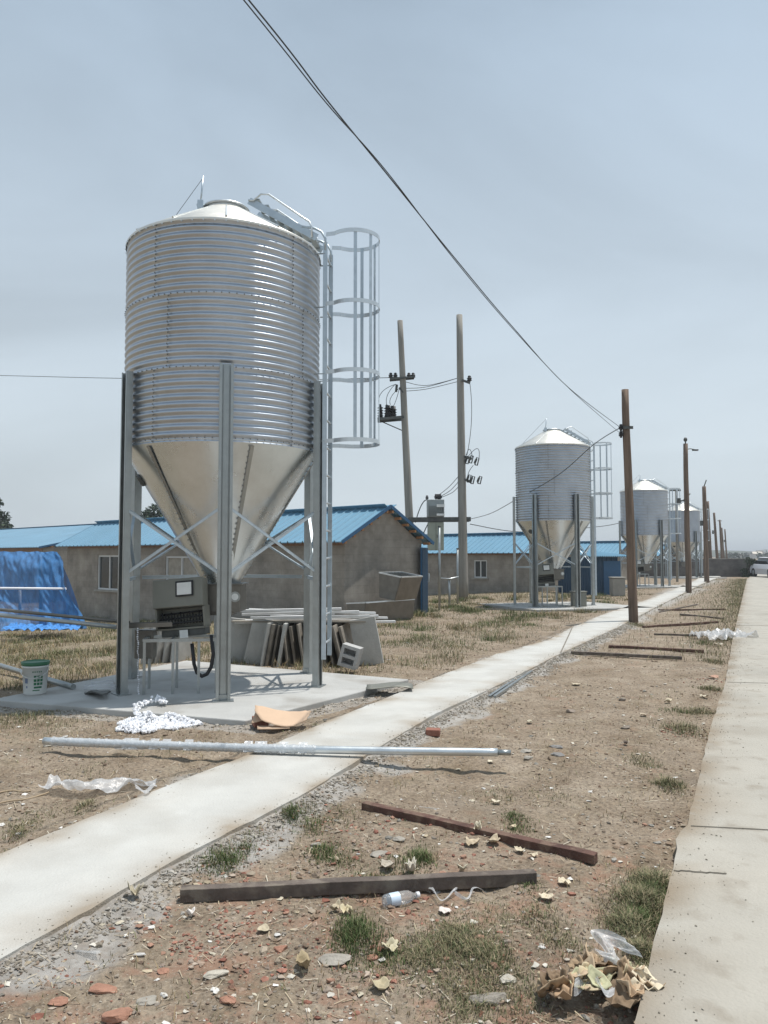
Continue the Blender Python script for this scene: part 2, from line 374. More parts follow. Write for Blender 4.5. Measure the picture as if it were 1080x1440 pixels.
def strip(name, Lq, Rq, m, z=0., th=.14, dirt=(1, 1)):
    n_ = min(len(Lq), len(Rq)); k = MB(); cr = [0, .03, .07, .13, .22, .35, .5, .65, .78, .87, .93, .97, 1]; ncr = len(cr); soil = Vector((.62, .52, .42))
    for i in range(n_):
        for j, f in enumerate(cr):
            q = Lq[i].lerp(Rq[i], f); k.v.append((q.x, q.y, z)); wd = (Rq[i] - Lq[i]).length
            nn = noise.fractal(Vector((q.x * 2.5, q.y * 2.5, 1)), 1, 2, 4); e = max(dirt[0] * math.exp(-f * wd / .10), dirt[1] * math.exp(-(1 - f) * wd / .10))
            e = max(0, min(1, e * (.75 + 1.3 * nn) + max(0, nn - .32) * .6)); c = Vector((1, 1, 1)).lerp(soil, e); k.tone.append((*c, 1))
    base = len(k.v)
    for i in range(n_): k.v.append((Lq[i].x, Lq[i].y, z - th)); k.v.append((Rq[i].x, Rq[i].y, z - th)); k.tone += [(.75, .68, .6, 1)] * 2
    for i in range(n_ - 1):
        for j in range(ncr - 1): k.f.append((i * ncr + j, i * ncr + j + 1, (i + 1) * ncr + j + 1, (i + 1) * ncr + j))
        k.f.append((base + 2 * i, i * ncr, (i + 1) * ncr, base + 2 * i + 2))
        k.f.append((i * ncr + ncr - 1, base + 2 * i + 1, base + 2 * i + 3, (i + 1) * ncr + ncr - 1))
    k.sm = [False] * len(k.f)
    return tag(k.build(name, m), kind='structure')
def jitter(pl, step=.06, amp=.006, far=30):
    o = []
    for a, b_ in zip(pl, pl[1:]):
        m_ = max(1, int((b_ - a).length / (step if a.y < far else 3)))
        for i in range(m_):
            q = a.lerp(b_, i / m_); t = (b_ - a).normalized(); nn = Vector((-t.y, t.x, 0))
            o.append(q + nn * noise.fractal(Vector((q.x * 6, q.y * 6, 5)), 1, 2, 4) * amp * 2)
    return o + [pl[-1]]
def resamp(pl, m_):
    ds = [0]
    for a, b_ in zip(pl, pl[1:]): ds.append(ds[-1] + (b_ - a).length)
    o = []
    for i in range(m_):
        t = (i / (m_ - 1)) ** 1.8 * ds[-1]
        j = max(q for q in range(len(ds) - 1) if ds[q] <= t + 1e-9) if t < ds[-1] else len(ds) - 2
        o.append(pl[j].lerp(pl[j + 1], (t - ds[j]) / max(1e-9, ds[j + 1] - ds[j])))
    return o
strip('path', resamp(jitter(Lp), 500), resamp(jitter(Rp), 500), M['path'])
RR = [Vector((p.x + 5.2 + .04 * p.y, p.y, 0)) for p in ROAD]
# the road is cast in bays: each bay butts the next across a thin joint
rj = resamp(jitter(ROAD, .08, .007), 700)
strip('road', rj, [Vector((p.x + 5.0, p.y - 1.8, 0)) for p in rj], M['road'], 0.004, .16)
# expansion joints cut in the road and path surfaces (thin dark sealant lines)
jm = mat('joint_dirt', (.20, .18, .15), .95)
k = MB()
for (u, v) in [(966, 1163), (1020, 960), (1035, 880), (947, 1226)]:
    a = P(u, v); ln = 4.6 if v != 1226 else .25
    pts = [a + Vector((ln * t_, -.36 * ln * t_ * .45, 0.0085)) + Vector((0, noise.noise(Vector((t_ * 9, v, 0))) * .02, 0)) for t_ in np.linspace(0.005, 1, 14)]
    for p, q in zip(pts, pts[1:]): k.bar(p, q, .005, .004)
tag(k.build('road_joints', jm), kind='structure')
k = MB()
for i in (10,):
    a, b_ = Lp[i + 2], Rp[i + 2]
    k.bar(a.lerp(b_, .02) + Vector((0, 0, .003)), a.lerp(b_, .98) + Vector((0, 0, .003)), .022, .004)
tag(k.build('path_joints', jm), kind='structure')
k = MB(); k.prism(PAD, -.16, 0.0); tag(k.build('silo_pad', M['pad'], bevel=.012), kind='structure')

# ------------------------------------------------------------------ silo
SR = 1.205; LR = 1.30; ZC = 2.87; ZR = 5.42; ZB = 1.25; PH = -77
def pol(r, a, z): return Vector((r * math.cos(R(a)), r * math.sin(R(a)), z))
def add_bolts(k, pts):
    for p in pts:
        k.lathe([(.010, -.008), (.010, .003), (.005, .008)], 6, False, True, p) if False else k.box(p, (.016, .016, .016))
def make_silo():
    root = empty('feed_silo', S1, 0)
    k = MB(); prof = []; nr = 30; pitch = (ZR - ZC) / nr
    for i in range(nr):
        for a in range(8):
            ph = a / 8; prof.append((SR + .0135 * math.cos(2 * PI * ph), ZC + (i + ph) * pitch))
    prof.append((SR + .0135, ZR)); k.lathe(prof, 128); wk = k
    k = MB()
    for j, (z0, z1) in enumerate(((ZC, ZC + .85), (ZC + .85, ZC + 1.7), (ZC + 1.7, ZR))):
        for a0 in (-119, -38, 30, 110, 175):
            a = a0 + j % 2 * 0 + (9 if j == 1 else 0)
            for i in range(20): k.box(pol(SR + .015, a + (.45 if i % 2 else 0), z0 + (i + .5) * (z1 - z0) / 20), (.012, .012, .014))
    for z in (ZC + .04, ZC + .85, ZC + 1.7):
        for a in range(0, 360, 4): k.box(pol(SR + .016, a, z), (.012, .012, .012))
    wk.build('silo_wall', M['zinc'], root, extra=(k, M['bolt']))
    # hopper cone in six gores
    k = MB(); nseg = 96
    k.lathe([(SR + .004, ZC + .03), (SR - .002, ZC), (.24, ZB + .02), (.235, ZB - .02)], nseg)
    ck = k; k = MB()
    for a in (-124, -64, -4, 56, 116, 176):
        for i in range(26):
            t = (i + .5) / 26; r = SR + (.24 - SR) * t; z = ZC + (ZB - ZC) * t
            k.box(pol(r + .006, a, z), (.018, .018, .018))
        p0 = pol(SR + .002, a + 1.3, ZC - .03); p1 = pol(.25, a + 5, ZB + .05)
        k.bar(p0, p1, .045, .003, up=pol(1, a, .6))
    cone = ck.build('hopper_cone', M['zinc_cone'], root, extra=(k, M['dkseam']))
    k = MB()   # inspection port on the left of the cone
    a = -158; t = .22; r = SR + (.24 - SR) * t; z = ZC + (ZB - ZC) * t; c = pol(r, a, z); nn = pol(.85, a, -.53)
    k.tube([c - nn * .01, c + nn * .03], [.085, .075], 14); k.tube([c + nn * .03, c + nn * .036], [.05, .05], 10)
    k.build('inspection_port', M['dkmetal'], root)
    # roof
    ZT = 6.0
    k = MB(); prof = [(SR + .022, ZR - .012), (SR + .026, ZR + .008), (SR + .02, ZR + .02)] + [(SR + .02 + (.26 - SR) * t, ZR + .025 + (ZT - ZR) * t) for t in (.33, .66, 1)]
    k.lathe(prof, 96); rk = k
    k = MB()
    for a in range(-138, 222, 30):
        k.bar(pol(SR, a, ZR + .045), pol(.30, a, ZT + .002), .018, .022)
    for a in range(0, 360, 6): k.box(pol(SR + .024, a, ZR - .02), (.014, .014, .014))
    rk.build('silo_roof', M['zinc_roof'], root, extra=(k, M['zinc_bright']))
    k = MB(); k.lathe([(.27, ZT - .02), (.27, ZT + .05)], 32); k.lathe([(.02, ZT + .13), (.23, ZT + .10), (.30, ZT + .075), (.305, ZT + .055), (.27, ZT + .05)], 32)
    k.build('lid', M['zinc_bright'], root)
    k = MB(); q = pol(.34, -150, ZT)
    k.box(q + Vector((0, 0, .05)), (.07, .05, .14)); k.tube([q + Vector((0, 0, .05)), q + Vector((.03, 0, .44))], .012, 6)
    k.tube([q + Vector((0, -.03, .05)), q + Vector((0, .06, .05))], .045, 10)
    k.build('lid_lever', M['rail'], root)
    k = MB(); k.tube([q + Vector((.03, 0, .42)), pol(1.0, 175, ZR + .16)], .004, 4); k.build('lever_cord', M['wire'], root)
    # legs
    ZL = 3.74; LEGA = (-77, -13.5, 36, 103, 164, 221)
    for j in range(6):
        a = LEGA[j]; rz = Matrix.Rotation(R(a), 3, 'Z')
        def lp(r_, t_, z_): return rz @ Vector((r_, t_, z_))
        k = MB(); r0 = 1.236
        def pl(ra, ta, rb, tb):
            th = .005; cx, cy = (ra + rb) / 2, (ta + tb) / 2
            k.box(lp(cx, cy, ZL / 2), (max(abs(rb - ra), th), max(abs(tb - ta), th), ZL), rz)
        pl(r0, -.076, r0, .076); pl(r0, -.076, r0 + .075, -.076); pl(r0, .076, r0 + .075, .076)
        pl(r0 + .075, -.0735, r0 + .075, -.047); pl(r0 + .075, .0735, r0 + .075, .047)
        pl(r0 + .0075, -.03, r0 + .022, -.03); pl(r0 + .0075, .03, r0 + .022, .03); pl(r0 + .022, -.0275, r0 + .022, .0275)
        lk = k; k2 = MB()
        k = MB()
        k.box(lp(r0 + .04, 0, .006), (.15, .23, .012), rz)
        k.box(lp(r0 + .012, 0, .04), (.06, .14, .055), rz)
        fk = k
        k = k2
        if 1:
            for i in range(14):
                for t_ in (-.07, .07): k.box(lp(r0 + .01, t_ * .9, ZC + .05 + i * .062), (.014, .012, .012), rz)
            o = lk.build('leg', M['zinc_leg'], root, extra=(k, M['bolt'])); fk.build('foot_plate', M['zinc_leg'], o)
    for j in range(6):
        a, b_ = LEGA[j], (LEGA + (283,))[j + 1]
        for (za, zb, off) in ((2.12, 1.42, 0.0), (1.42, 2.12, .012)):
            k = MB(); p, q = pol(1.245 - off, a + 3, za), pol(1.245 - off, b_ - 3, zb)
            mid = (a + b_) / 2; o_ = pol(1, mid, 0)
            k.bar(p, q, .036, .004); k.bar(p + Vector((0, 0, -.015)) + o_ * .016, q + Vector((0, 0, -.015)) + o_ * .016, .004, .034)
            k.build('brace', M['rail'], root)
        if j in (0, 5): continue
        k = MB(); p, q = pol(SR, a + 3.5, 1.32), pol(SR, b_ - 3.5, 1.32); k.bar(p, q, .04, .004); k.bar(p - Vector((0, 0, .022)), q - Vector((0, 0, .022)), .004, .04)
        k.build('girt', M['rail'], root)
    # hopper boot with auger spout
    k = MB(); k.box((0, 0, ZB - .19), (.54, .42, .34)); k.box((0, 0, ZB - .015), (.60, .50, .018)); k.box((0, 0, ZB - .38), (.34, .30, .05)); boot = k.build('hopper_boot', M['trough'], root, bevel=.008)
    k = MB(); k.tube([(.21, -.212, ZB - .17), (.21, -.222, ZB - .17)], .065, 16); k.build('spout_ring', M['zinc_leg'], boot)
    k = MB(); k.tube([(.21, -.223, ZB - .17), (.21, -.229, ZB - .17)], .042, 16); k.build('spout_opening', M['paper'], boot)
    # ladder
    LA = -6; lz = Matrix.Rotation(R(LA), 3, 'Z')
    def q3(r_, t_, z_): return lz @ Vector((r_, t_, z_))
    rl = 1.345
    ladder = bpy.data.objects.new('ladder', None); C.objects.link(ladder); ladder.parent = root
    for t_ in (-.2, .2):
        k = MB(); z0 = .33
        k.box(q3(rl, t_, (z0 + 5.5) / 2), (.055, .02, 5.5 - z0), lz)
        k.tube([q3(rl, t_, 5.4), q3(rl, t_, 5.55), q3(rl - .05, t_, 5.64), q3(rl - .14, t_, 5.69), q3(rl - .30, t_, 5.72)], .016, 8)
        k.build('rail', M['rail'], ladder)
    for i in range(15):
        k = MB(); z = .52 + i * .345; k.tube([q3(rl, -.2, z), q3(rl, .2, z)], .014, 8); k.build('rung', M['zinc_bright'], ladder)
    for z in (3.0, 3.84, 4.68, 5.36):
        for t_ in (-.2, .2): k = MB(); k.bar(q3(SR, t_, z), q3(rl, t_, z), .03, .006); k.build('standoff', M['zinc_leg'], ladder)
    cage = bpy.data.objects.new('ladder_cage', None); C.objects.link(cage); cage.parent = root
    hp = []
    for i in range(41):
        t = -PI * .5 - .75 + (PI + 1.5) * i / 40; hp.append((rl + .34 + .32 * math.cos(t), .32 * math.sin(t)))
    hp = [(rl + .01, -.21)] + hp + [(rl + .01, .21)]
    for z in (5.60, 4.72, 3.86, 3.0):
        k = MB()
        for (a0, a1), (b0, b1) in zip(hp, hp[1:]): k.bar(q3(a0, a1, z), q3(b0, b1, z), .006, .05)
        k.build('hoop', M['zinc_bright'], cage)
    for t in (-80, -42, 0, 42, 80):
        c = (rl + .34 + .313 * math.cos(R(t)), .313 * math.sin(R(t))); rr = lz @ Matrix.Rotation(R(t), 3, 'Z')
        k = MB(); k.box(q3(c[0], c[1], 4.30), (.005, .042, 2.64), rr); k.build('strap', M['rail'], cage)
    # roof walkway ladder and rails
    rlad = bpy.data.objects.new('roof_ladder', None); C.objects.link(rlad); rlad.parent = root
    for t_ in (-.2, .2):
        k = MB(); k.bar(q3(SR + .03, t_, ZR + .15), q3(.36, t_, ZT + .085), .008, .09); k.build('stringer', M['rail'], rlad)
    for i in range(7):
        k = MB(); f = (i + .5) / 7; r_ = SR + .02 + (.38 - SR) * f; z = ZR + .14 + (ZT - ZR) * f; k.box(q3(r_, 0, z), (.07, .392, .02), lz); k.build('tread', M['zinc_leg'], rlad)
    for t_ in (-.22, .22):
        k = MB(); s0 = (SR + .02, ZR + .15); s1 = (.40, ZT + .075); h = .20
        pts = [(s0[0] - .05, s0[1]), (s0[0] - .05, s0[1] + h - .07), (s0[0] - .085, s0[1] + h), (s0[0] - .16, s0[1] + h + .05),
               (s1[0] + .22, s1[1] + h - .13), (s1[0] + .12, s1[1] + h - .12), (s1[0] + .02, s1[1] + h - .2), (s1[0] - .04, s1[1] + .01)]
        k.tube([q3(a_, t_, z_) for a_, z_ in pts], .013, 8); k.build('handrail', M['zinc_bright'], rlad)
    return root
silo = make_silo()
G_S = 'feed silos in a row beside the path'
tag(silo, 'nearest and largest galvanised feed silo, standing on the concrete pad', 'feed silo', G_S)
for (u, d, zs, lab) in [(778, 24.6, .925, 'second nearest feed silo, between the concrete poles and the near brown pole'),
                        (906, 39.9, .90, 'third galvanised feed silo, partly hidden by the near brown wooden pole'),
                        (960, 55.2, .87, 'farthest and smallest galvanised feed silo, behind the pole with the small lamp')]:
    s = copy_tree(silo); s.location = ((u - 540) / F * d, d, 0); s.scale = (.97, .97, zs); s.rotation_euler = (0, 0, R(10)); s['label'] = lab
for (u, d) in ((790, 24.4), (906, 39.8), (962, 55)):
    x = (u - 540) / F * d; k = MB(); a = R(20)
    pts = [(x + 2.0 * (cx * math.cos(a) - cy * math.sin(a)), d + 1.6 * (cx * math.sin(a) + cy * math.cos(a))) for cx, cy in ((-1, -1), (1, -1), (1, 1), (-1, 1))]
    k.prism(pts, -.2, .0); tag(k.build('silo_pad', M['pad']), kind='structure')

# ------------------------------------------------------------------ barns
def make_barn(loc, rz, L, W, label, windows, zeave=2.02, zridge=2.84, shed=True, roofmat=None):
    root = empty('livestock_barn', loc, rz, label, 'barn', 'blue roofed barns behind the silos')
    hw = W / 2; k = MB()
    # long front wall (+y) with real openings, gables, back
    z0 = -1.2; th = .2
    segs = []; x = 0.0
    for (a, b_, s0, s1) in sorted(windows):
        k.box(((x + a) / 2, hw - th / 2, (z0 + zeave) / 2), (a - x, th, zeave - z0))
        k.box(((a + b_) / 2, hw - th / 2, (z0 + s0) / 2), (b_ - a, th, s0 - z0)); k.box(((a + b_) / 2, hw - th / 2, (s1 + zeave) / 2), (b_ - a, th, zeave - s1)); x = b_
    k.box(((x + L) / 2, hw - th / 2, (z0 + zeave) / 2), (L - x, th, zeave - z0))
    k.box((L / 2, -hw + th / 2, (z0 + zeave) / 2), (L, th, zeave - z0))
    for gx in (0.0, L - th):
        poly = [(-hw + th, z0), (hw - th, z0), (hw - th, zeave), (0, zridge), (-hw + th, zeave)]
        nn = len(poly)
        k.add([(gx + .003, y, z) for y, z in poly] + [(gx + th, y, z) for y, z in poly], [tuple(range(nn)), tuple(reversed(range(nn, 2 * nn)))] + [(i, nn + i, nn + (i + 1) % nn, (i + 1) % nn) for i in range(nn)])
    wl = k.build('wall', M['wall'], root)
    k = MB(); k.box((L / 2, hw + .004, zeave - .10), (L - .1, .012, .17)); k.build('brick_course', M['barnred'], wl)
    for (a, b_, s0, s1) in windows:
        k = MB(); c = (a + b_) / 2; f = .055; y = hw - .06
        k.box((a + f / 2, y, (s0 + s1) / 2), (f, .07, s1 - s0)); k.box((b_ - f / 2, y, (s0 + s1) / 2), (f, .07, s1 - s0))
        k.box((c, y, s0 + f / 2), (b_ - a - 2 * f, .07, f)); k.box((c, y, s1 - f / 2), (b_ - a - 2 * f, .07, f)); k.box((c, y, (s0 + s1) / 2), (f, .065, s1 - s0 - 2 * f))
        w_ = k.build('window', M['frame'], root)
        boarded = (b_ - a) > 1.68
        k = MB(); k.box((c, y - .02, (s0 + s1) / 2), (b_ - a - .08, .012, s1 - s0 - .08)); k.build('pane', M['curtain'] if boarded else M['glass'], w_)
        k = MB(); k.box((c, hw + .02, s0 - .04), (b_ - a + .2, .12, .06)); k.build('sill', M['plasterpatch'], w_)
    # roof: ribbed sheets
    rib = .30; xe0 = -.20; xe1 = L + .4; ov = .30; sl = (zridge - zeave) / hw
    prof = []; x = xe0
    while x < xe1:
        prof += [(x, 0), (x + rib - .07, 0), (x + rib - .05, .035), (x + rib - .02, .035)]; x += rib
    prof.append((xe1, 0))
    k = MB()
    for s in (1, -1):
        ye = hw + ov; ze = zeave + .07 - ov * sl; zr = zridge + .07
        vs = [(px, s * ye, ze + h) for px, h in prof] + [(px, 0, zr + h) for px, h in prof] + [(px, s * ye, ze + h - .025) for px, h in prof] + [(px, 0, zr + h - .025) for px, h in prof]
        m_ = len(prof); fs = []
        for i in range(m_ - 1):
            fs += [(i, i + 1, m_ + i + 1, m_ + i), (2 * m_ + i, 3 * m_ + i, 3 * m_ + i + 1, 2 * m_ + i + 1), (i, 2 * m_ + i, 2 * m_ + i + 1, i + 1)]
        k.add(vs, fs)
    rf = k.build('roof', roofmat or M['bluefar'], root)
    k = MB()
    for s in (1, -1): k.bar((xe0, s * .13, zridge + .115 - .13 * sl), (xe1, s * .13, zridge + .115 - .13 * sl), .26, .012, up=Vector((0, -s * sl, 1)))
    k.build('ridge_cap', M['bluefar'], rf)
    for s in (1, -1):
        for xx in (xe0 - .012, xe1 + .012):
            k = MB(); k.bar((xx, s * .0, zridge + .055), (xx, s * (hw + ov), zeave + .055 - ov * sl), .02, .09); k.build('verge_trim', M['bluetrim'], rf)
    for s in (1, -1):
        for i in range(6):
            t = .06 + i * .17; y = s * (hw + ov) * t; z = zridge - .035 - (hw + ov) * t * sl
            k = MB(); k.box((-.08, y, z), (.22, .07, .07)); k.build('purlin', M['wood'], root)
    return root
RZ = math.atan2(.675, -.737)
A0 = Vector((.03, 20.62, 0))
bw = [(6.5, 8.3, .48, 1.55), (11.2, 12.85, .34, 1.58)]
make_barn(A0, RZ, 15.3, 3.05, 'nearest grey block barn with blue roof and troughs against its gable', bw)
make_barn(A0 + Vector((8.2, 15.3, -.26)), RZ, 16, 3.3, 'grey block barn behind the transformer, left of the second silo', [(3.0, 3.75, .75, 1.6)])
make_barn(A0 + Vector((16.2, 30.6, -.42)), RZ, 14, 3.3, 'third blue roofed barn, seen between the second and third silos', [])
make_barn(A0 + Vector((24.2, 45.6, -.45)), RZ, 12, 3.3, 'farthest blue roofed barn, low behind the third and fourth silos', [])
make_barn(Vector((-11.6, 42.0, -.6)), RZ, 26, 14.0, 'long low barn with pale blue roof at the left edge of the photo', [], zeave=2.55, zridge=4.0)

# blue sheet leaf at the barn corner
def blue_leaf(loc, rz, size, label):
    root = empty('sheet_gate', loc, rz, label, 'gate', None); w_, h = size
    k = MB(); n_ = 16
    prof = []
    for i in range(n_): x = -w_ / 2 + w_ * i / n_; prof += [(x, 0), (x + w_ / n_ * .6, 0), (x + w_ / n_ * .7, .02), (x + w_ / n_ * .9, .02)]
    vs = [(x, y, 0) for x, y in prof] + [(x, y, h) for x, y in prof]; m_ = len(prof)
    k.add(vs, [(i, i + 1, m_ + i + 1, m_ + i) for i in range(m_ - 1)]); k.build('sheet', M['blueshed'], root, solid=.006)
    k = MB()
    for x in (-w_ / 2, w_ / 2): k.box((x, .035, h / 2), (.04, .04, h))
    for z in (.02, h / 2, h - .02): k.box((0, .035, z), (w_ - .04, .04, .04))
    k.build('gate_frame', M['bluetrim'], root)
    k = MB(); k.tube([(w_ * .3, -.03, h * .5), (w_ * .3, -.06, h * .5), (w_ * .3, -.06, h * .62), (w_ * .3, -.03, h * .62)], .012, 6); k.build('handle', M['rail'], root)
    return root
c1 = Vector(((598 - 540) / F * 21.9, 21.55, 0))
blue_leaf(c1 + Vector((.0, .35, -.15)), R(78), (1.0, 1.95), 'dark blue corrugated sheet gate standing open at the right corner of the nearest barn')
# blue shed beside second silo
def blue_shed(loc, rz, w_, dp, h, label):
    root = empty('blue_shed', loc, rz, label, 'shed'); k = MB(); n_ = int(w_ / .2)
    def sheet(a, b_):
        a = Vector(a); b_ = Vector(b_); d = b_ - a; nn = Vector((d.y, -d.x)).normalized(); m_ = max(3, int(d.length / .2)); pr = []
        for i in range(m_):
            for f_, o_ in ((0, 0), (.6, 0), (.7, .022), (.9, .022)): pr.append(a + d * ((i + f_) / m_) + nn * o_)
        pr.append(b_); vs = [(p.x, p.y, -.3) for p in pr] + [(p.x, p.y, h) for p in pr]; q = len(pr)
        k.add(vs, [(i, i + 1, q + i + 1, q + i) for i in range(q - 1)])
    P4 = [(-w_ / 2, -dp / 2), (w_ / 2, -dp / 2), (w_ / 2, dp / 2), (-w_ / 2, dp / 2)]
    for i in range(4): sheet(P4[i], P4[(i + 1) % 4])
    k.build('wall', M['blueshed'], root, solid=.01)
    k = MB(); k.grid(lambda s, t: (-w_ / 2 - .2 + (w_ + .7) * s, -dp / 2 - .35 + (dp + .6) * t, h + .02 + .22 * t + (.03 if int(s * 60) % 3 == 0 else 0)), 61, 4, False)
    k.build('roof', M['bluefar'], root, solid=.03)
    k = MB(); k.box((w_ * .28, -dp / 2 - .03, h * .45), (.8, .04, h * .9)); k.build('door', M['bluetrim'], root)
    return root
blue_shed(Vector((8.75, 33.2, -.1)), R(16), 1.35, 2.6, 1.60, 'dark blue corrugated shed with lighter blue roof behind the legs of the second silo')
# items by that shed
k = MB(); k.box((0, 0, .35), (.5, .5, .7)); k.box((0, 0, .73), (.56, .56, .05)); t = k.build('plastic_crate', M['plasterpatch'], bevel=.02); t.location = D(868, 815, 31).xy.to_3d() + Vector((0, 0, -.05)); tag(t, 'pale grey box standing beside the blue shed, left of the near brown pole', 'box')

# ------------------------------------------------------------------ feed troughs by the nearest barn
def trough(loc, rz, L, w_, h, slope, label):
    root = empty('feed_trough', loc, rz, label, 'trough', 'metal troughs stacked at the barn gable')
    k = MB(); t_ = .012; b_ = w_ * .35
    def face(a, b2, c, d): 
        nn = (Vector(b2) - Vector(a)).cross(Vector(c) - Vector(a)).normalized() * t_
        k.add([a, b2, c, d] + [Vector(p) - nn for p in (a, b2, c, d)], [(0, 1, 2, 3), (7, 6, 5, 4), (0, 4, 5, 1), (1, 5, 6, 2), (2, 6, 7, 3), (3, 7, 4, 0)])
    x = L / 2; y = w_ / 2
    face((-x, -y, h), (x, -y, h), (x, -b_, 0), (-x, -b_, 0)); face((x, y, h), (-x, y, h), (-x, b_, 0), (x, b_, 0))
    face((-x, -b_, 0), (x, -b_, 0), (x, b_, 0), (-x, b_, 0)); face((x, -y, h), (x, y, h), (x, b_, 0), (x, -b_, 0)); face((-x, y, h), (-x, -y, h), (-x, -b_, 0), (-x, b_, 0))
    k.build('tub', M['trough'], root)
    k = MB()
    for a, b2 in (((-x, -y, h), (x, -y, h)), ((x, -y, h), (x, y, h)), ((x, y, h), (-x, y, h)), ((-x, y, h), (-x, -y, h))): k.bar(a, b2, .05, .03)
    k.build('rim', M['zinc_bright'], root)
    k = MB(); n_ = 5
    for i in range(1, n_): k.bar((-x + L * i / n_, -y, h - .01), (-x + L * i / n_, y, h - .01), .014, .014)
    k.build('divider_bars', M['zinc_leg'], root)
    return root
gd = Vector((.675, .737, 0))
tr1 = trough(Vector((-.04, 19.55, -.08)), math.atan2(.737, .675) + R(2), 1.9, .62, .50, 0, 'lower long dark metal trough on the ground against the sunlit barn gable')
tr2 = trough(Vector((.36, 19.80, .50)), math.atan2(.737, .675) + R(8), 1.0, .66, .60, 0, 'upper open metal trough resting on the lower one at the barn gable')
tr1.rotation_euler[0] = R(-4); tr2.rotation_euler[0] = R(9)

# ------------------------------------------------------------------ poles
def pole(u, v, top, d, r0, r1, label, m='pole', group='brown poles lining the path', zb=-.3, name='utility_pole'):
    b_ = P(u, v) if d is None else Vector(((u - 540) / F * d, d, 0)); t_ = D(top[0], top[1], b_.y)
    root = empty(name, b_, 0, label, 'pole', group)
    k = MB(); n_ = 14; top_ = t_ - b_
    pts = []; rs = []
    for i in range(n_):
        f = i / (n_ - 1); q = Vector((top_.x * f, 0, zb + (top_.z - zb) * f))
        if m == 'pole': q += Vector((noise.noise(Vector((u, f * 3, 0))) * .035, noise.noise(Vector((u, f * 3, 7))) * .03, 0))
        pts.append(q); rs.append(r0 + (r1 - r0) * f)
    k.tube(pts, rs, 18); k.build('shaft', M[m], root)
    return root, t_ - b_
def insulator(root, p, s=1.0, axis_=Vector((0, 0, 1)), m='black'):
    k = MB(); pr = [(.0, 0), (.025, 0), (.025, .03), (.055, .04), (.05, .06), (.025, .065), (.055, .08), (.05, .10), (.025, .105), (.04, .13), (.02, .15), (0, .15)]
    k.lathe([(r * s, z * s) for r, z in pr], 10, True, False, p); return k.build('insulator', M[m], root)
PA, ta = pole(891, 873, (879, 548), None, .115, .085, 'nearest brown wooden pole, on the right edge of the path, holding the overhead wire')
k = MB(); k.tube([(ta.x * .83 - .14, 0, 4.70), (ta.x * .83 + .16, 0, 4.70)], .018, 6); k.box((ta.x * .83, -.12, 4.70), (.24, .03, .07)); k.build('bracket', M['dkmetal'], PA)
for dz in (-.03, -.20): insulator(PA, (ta.x * .83 - .15, -.04, 4.66 + dz), 1.1)
PB, tb = pole(968, 832, (964, 624), None, .13, .095, 'second brown wooden pole from the viewer, with a small lamp arm near its top')
k = MB(); k.tube([(tb.x, 0, tb.z - .25), (tb.x + .2, 0, tb.z - .22), (tb.x + .42, 0, tb.z - .26)], .02, 6); k.build('lamp_arm', M['dkmetal'], PB)
k = MB(); k.box((tb.x + .42, 0, tb.z - .28), (.24, .14, .06)); k.build('lamp_head', M['dkmetal'], PB, bevel=.01)
k = MB(); k.tube([(tb.x, 0, tb.z - .02), (tb.x, 0, tb.z + .10)], .03, 8); k.lathe([(0, .28), (.05, .27), (.08, .2), (.08, .14), (.05, .1), (0, .1)], 10, True, False, (tb.x, 0, tb.z)); k.build('pole_cap', M['dkmetal'], PB)
k = MB(); k.box((tb.x * .6 - .2, 0, 3.95), (.3, .05, .05)); kb = k.build('bracket', M['dkmetal'], PB); k = MB(); k.box((tb.x * .6 - .34, 0, 3.95), (.14, .1, .22)); k.build('junction_box', M['dkmetal'], kb)
PC, tcx = pole(994, 818, (990, 684), None, .15, .11, 'third brown wooden pole, standing just in front of the grey brick wall')
k = MB(); k.bar((tcx.x, 0, tcx.z), (tcx.x + .15, 0, tcx.z + .38), .05, .05); k.build('bracket', M['dkmetal'], PC); k = MB(); k.box((tcx.x - .2, 0, tcx.z - 2.2), (.14, .12, .3)); k.build('junction_box', M['dkmetal'], PC)
far = [(999, 705, 995, 59.5, 'fourth pole, first one beyond the grey brick wall'), (1009, 721, 1004, 75, 'slanting far pole beyond the wall, second after it'),
       (1015, 731, 1012, 90, 'far pole with a small cap beyond the wall, third after it'), (1018, 742, 1015, 116, 'very distant pole close behind the capped one'),
       (1021.5, 744, 1019.5, 123, 'most distant and rightmost pole beyond the brick wall')]
for (u, tv, tu, d, lab) in far:
    x, tt = pole(u, 0, (tu, tv), d, .15, .10, lab, zb=-.6)
    k = MB(); k.box((tt.x, 0, tt.z - .12), (.5 if 'capped' not in lab else .3, .07, .07)) if d == 90 else k.box((tt.x - .14, 0, tt.z - 1.9), (.14, .1, .35)); k.build('bracket', M['dkmetal'], x)
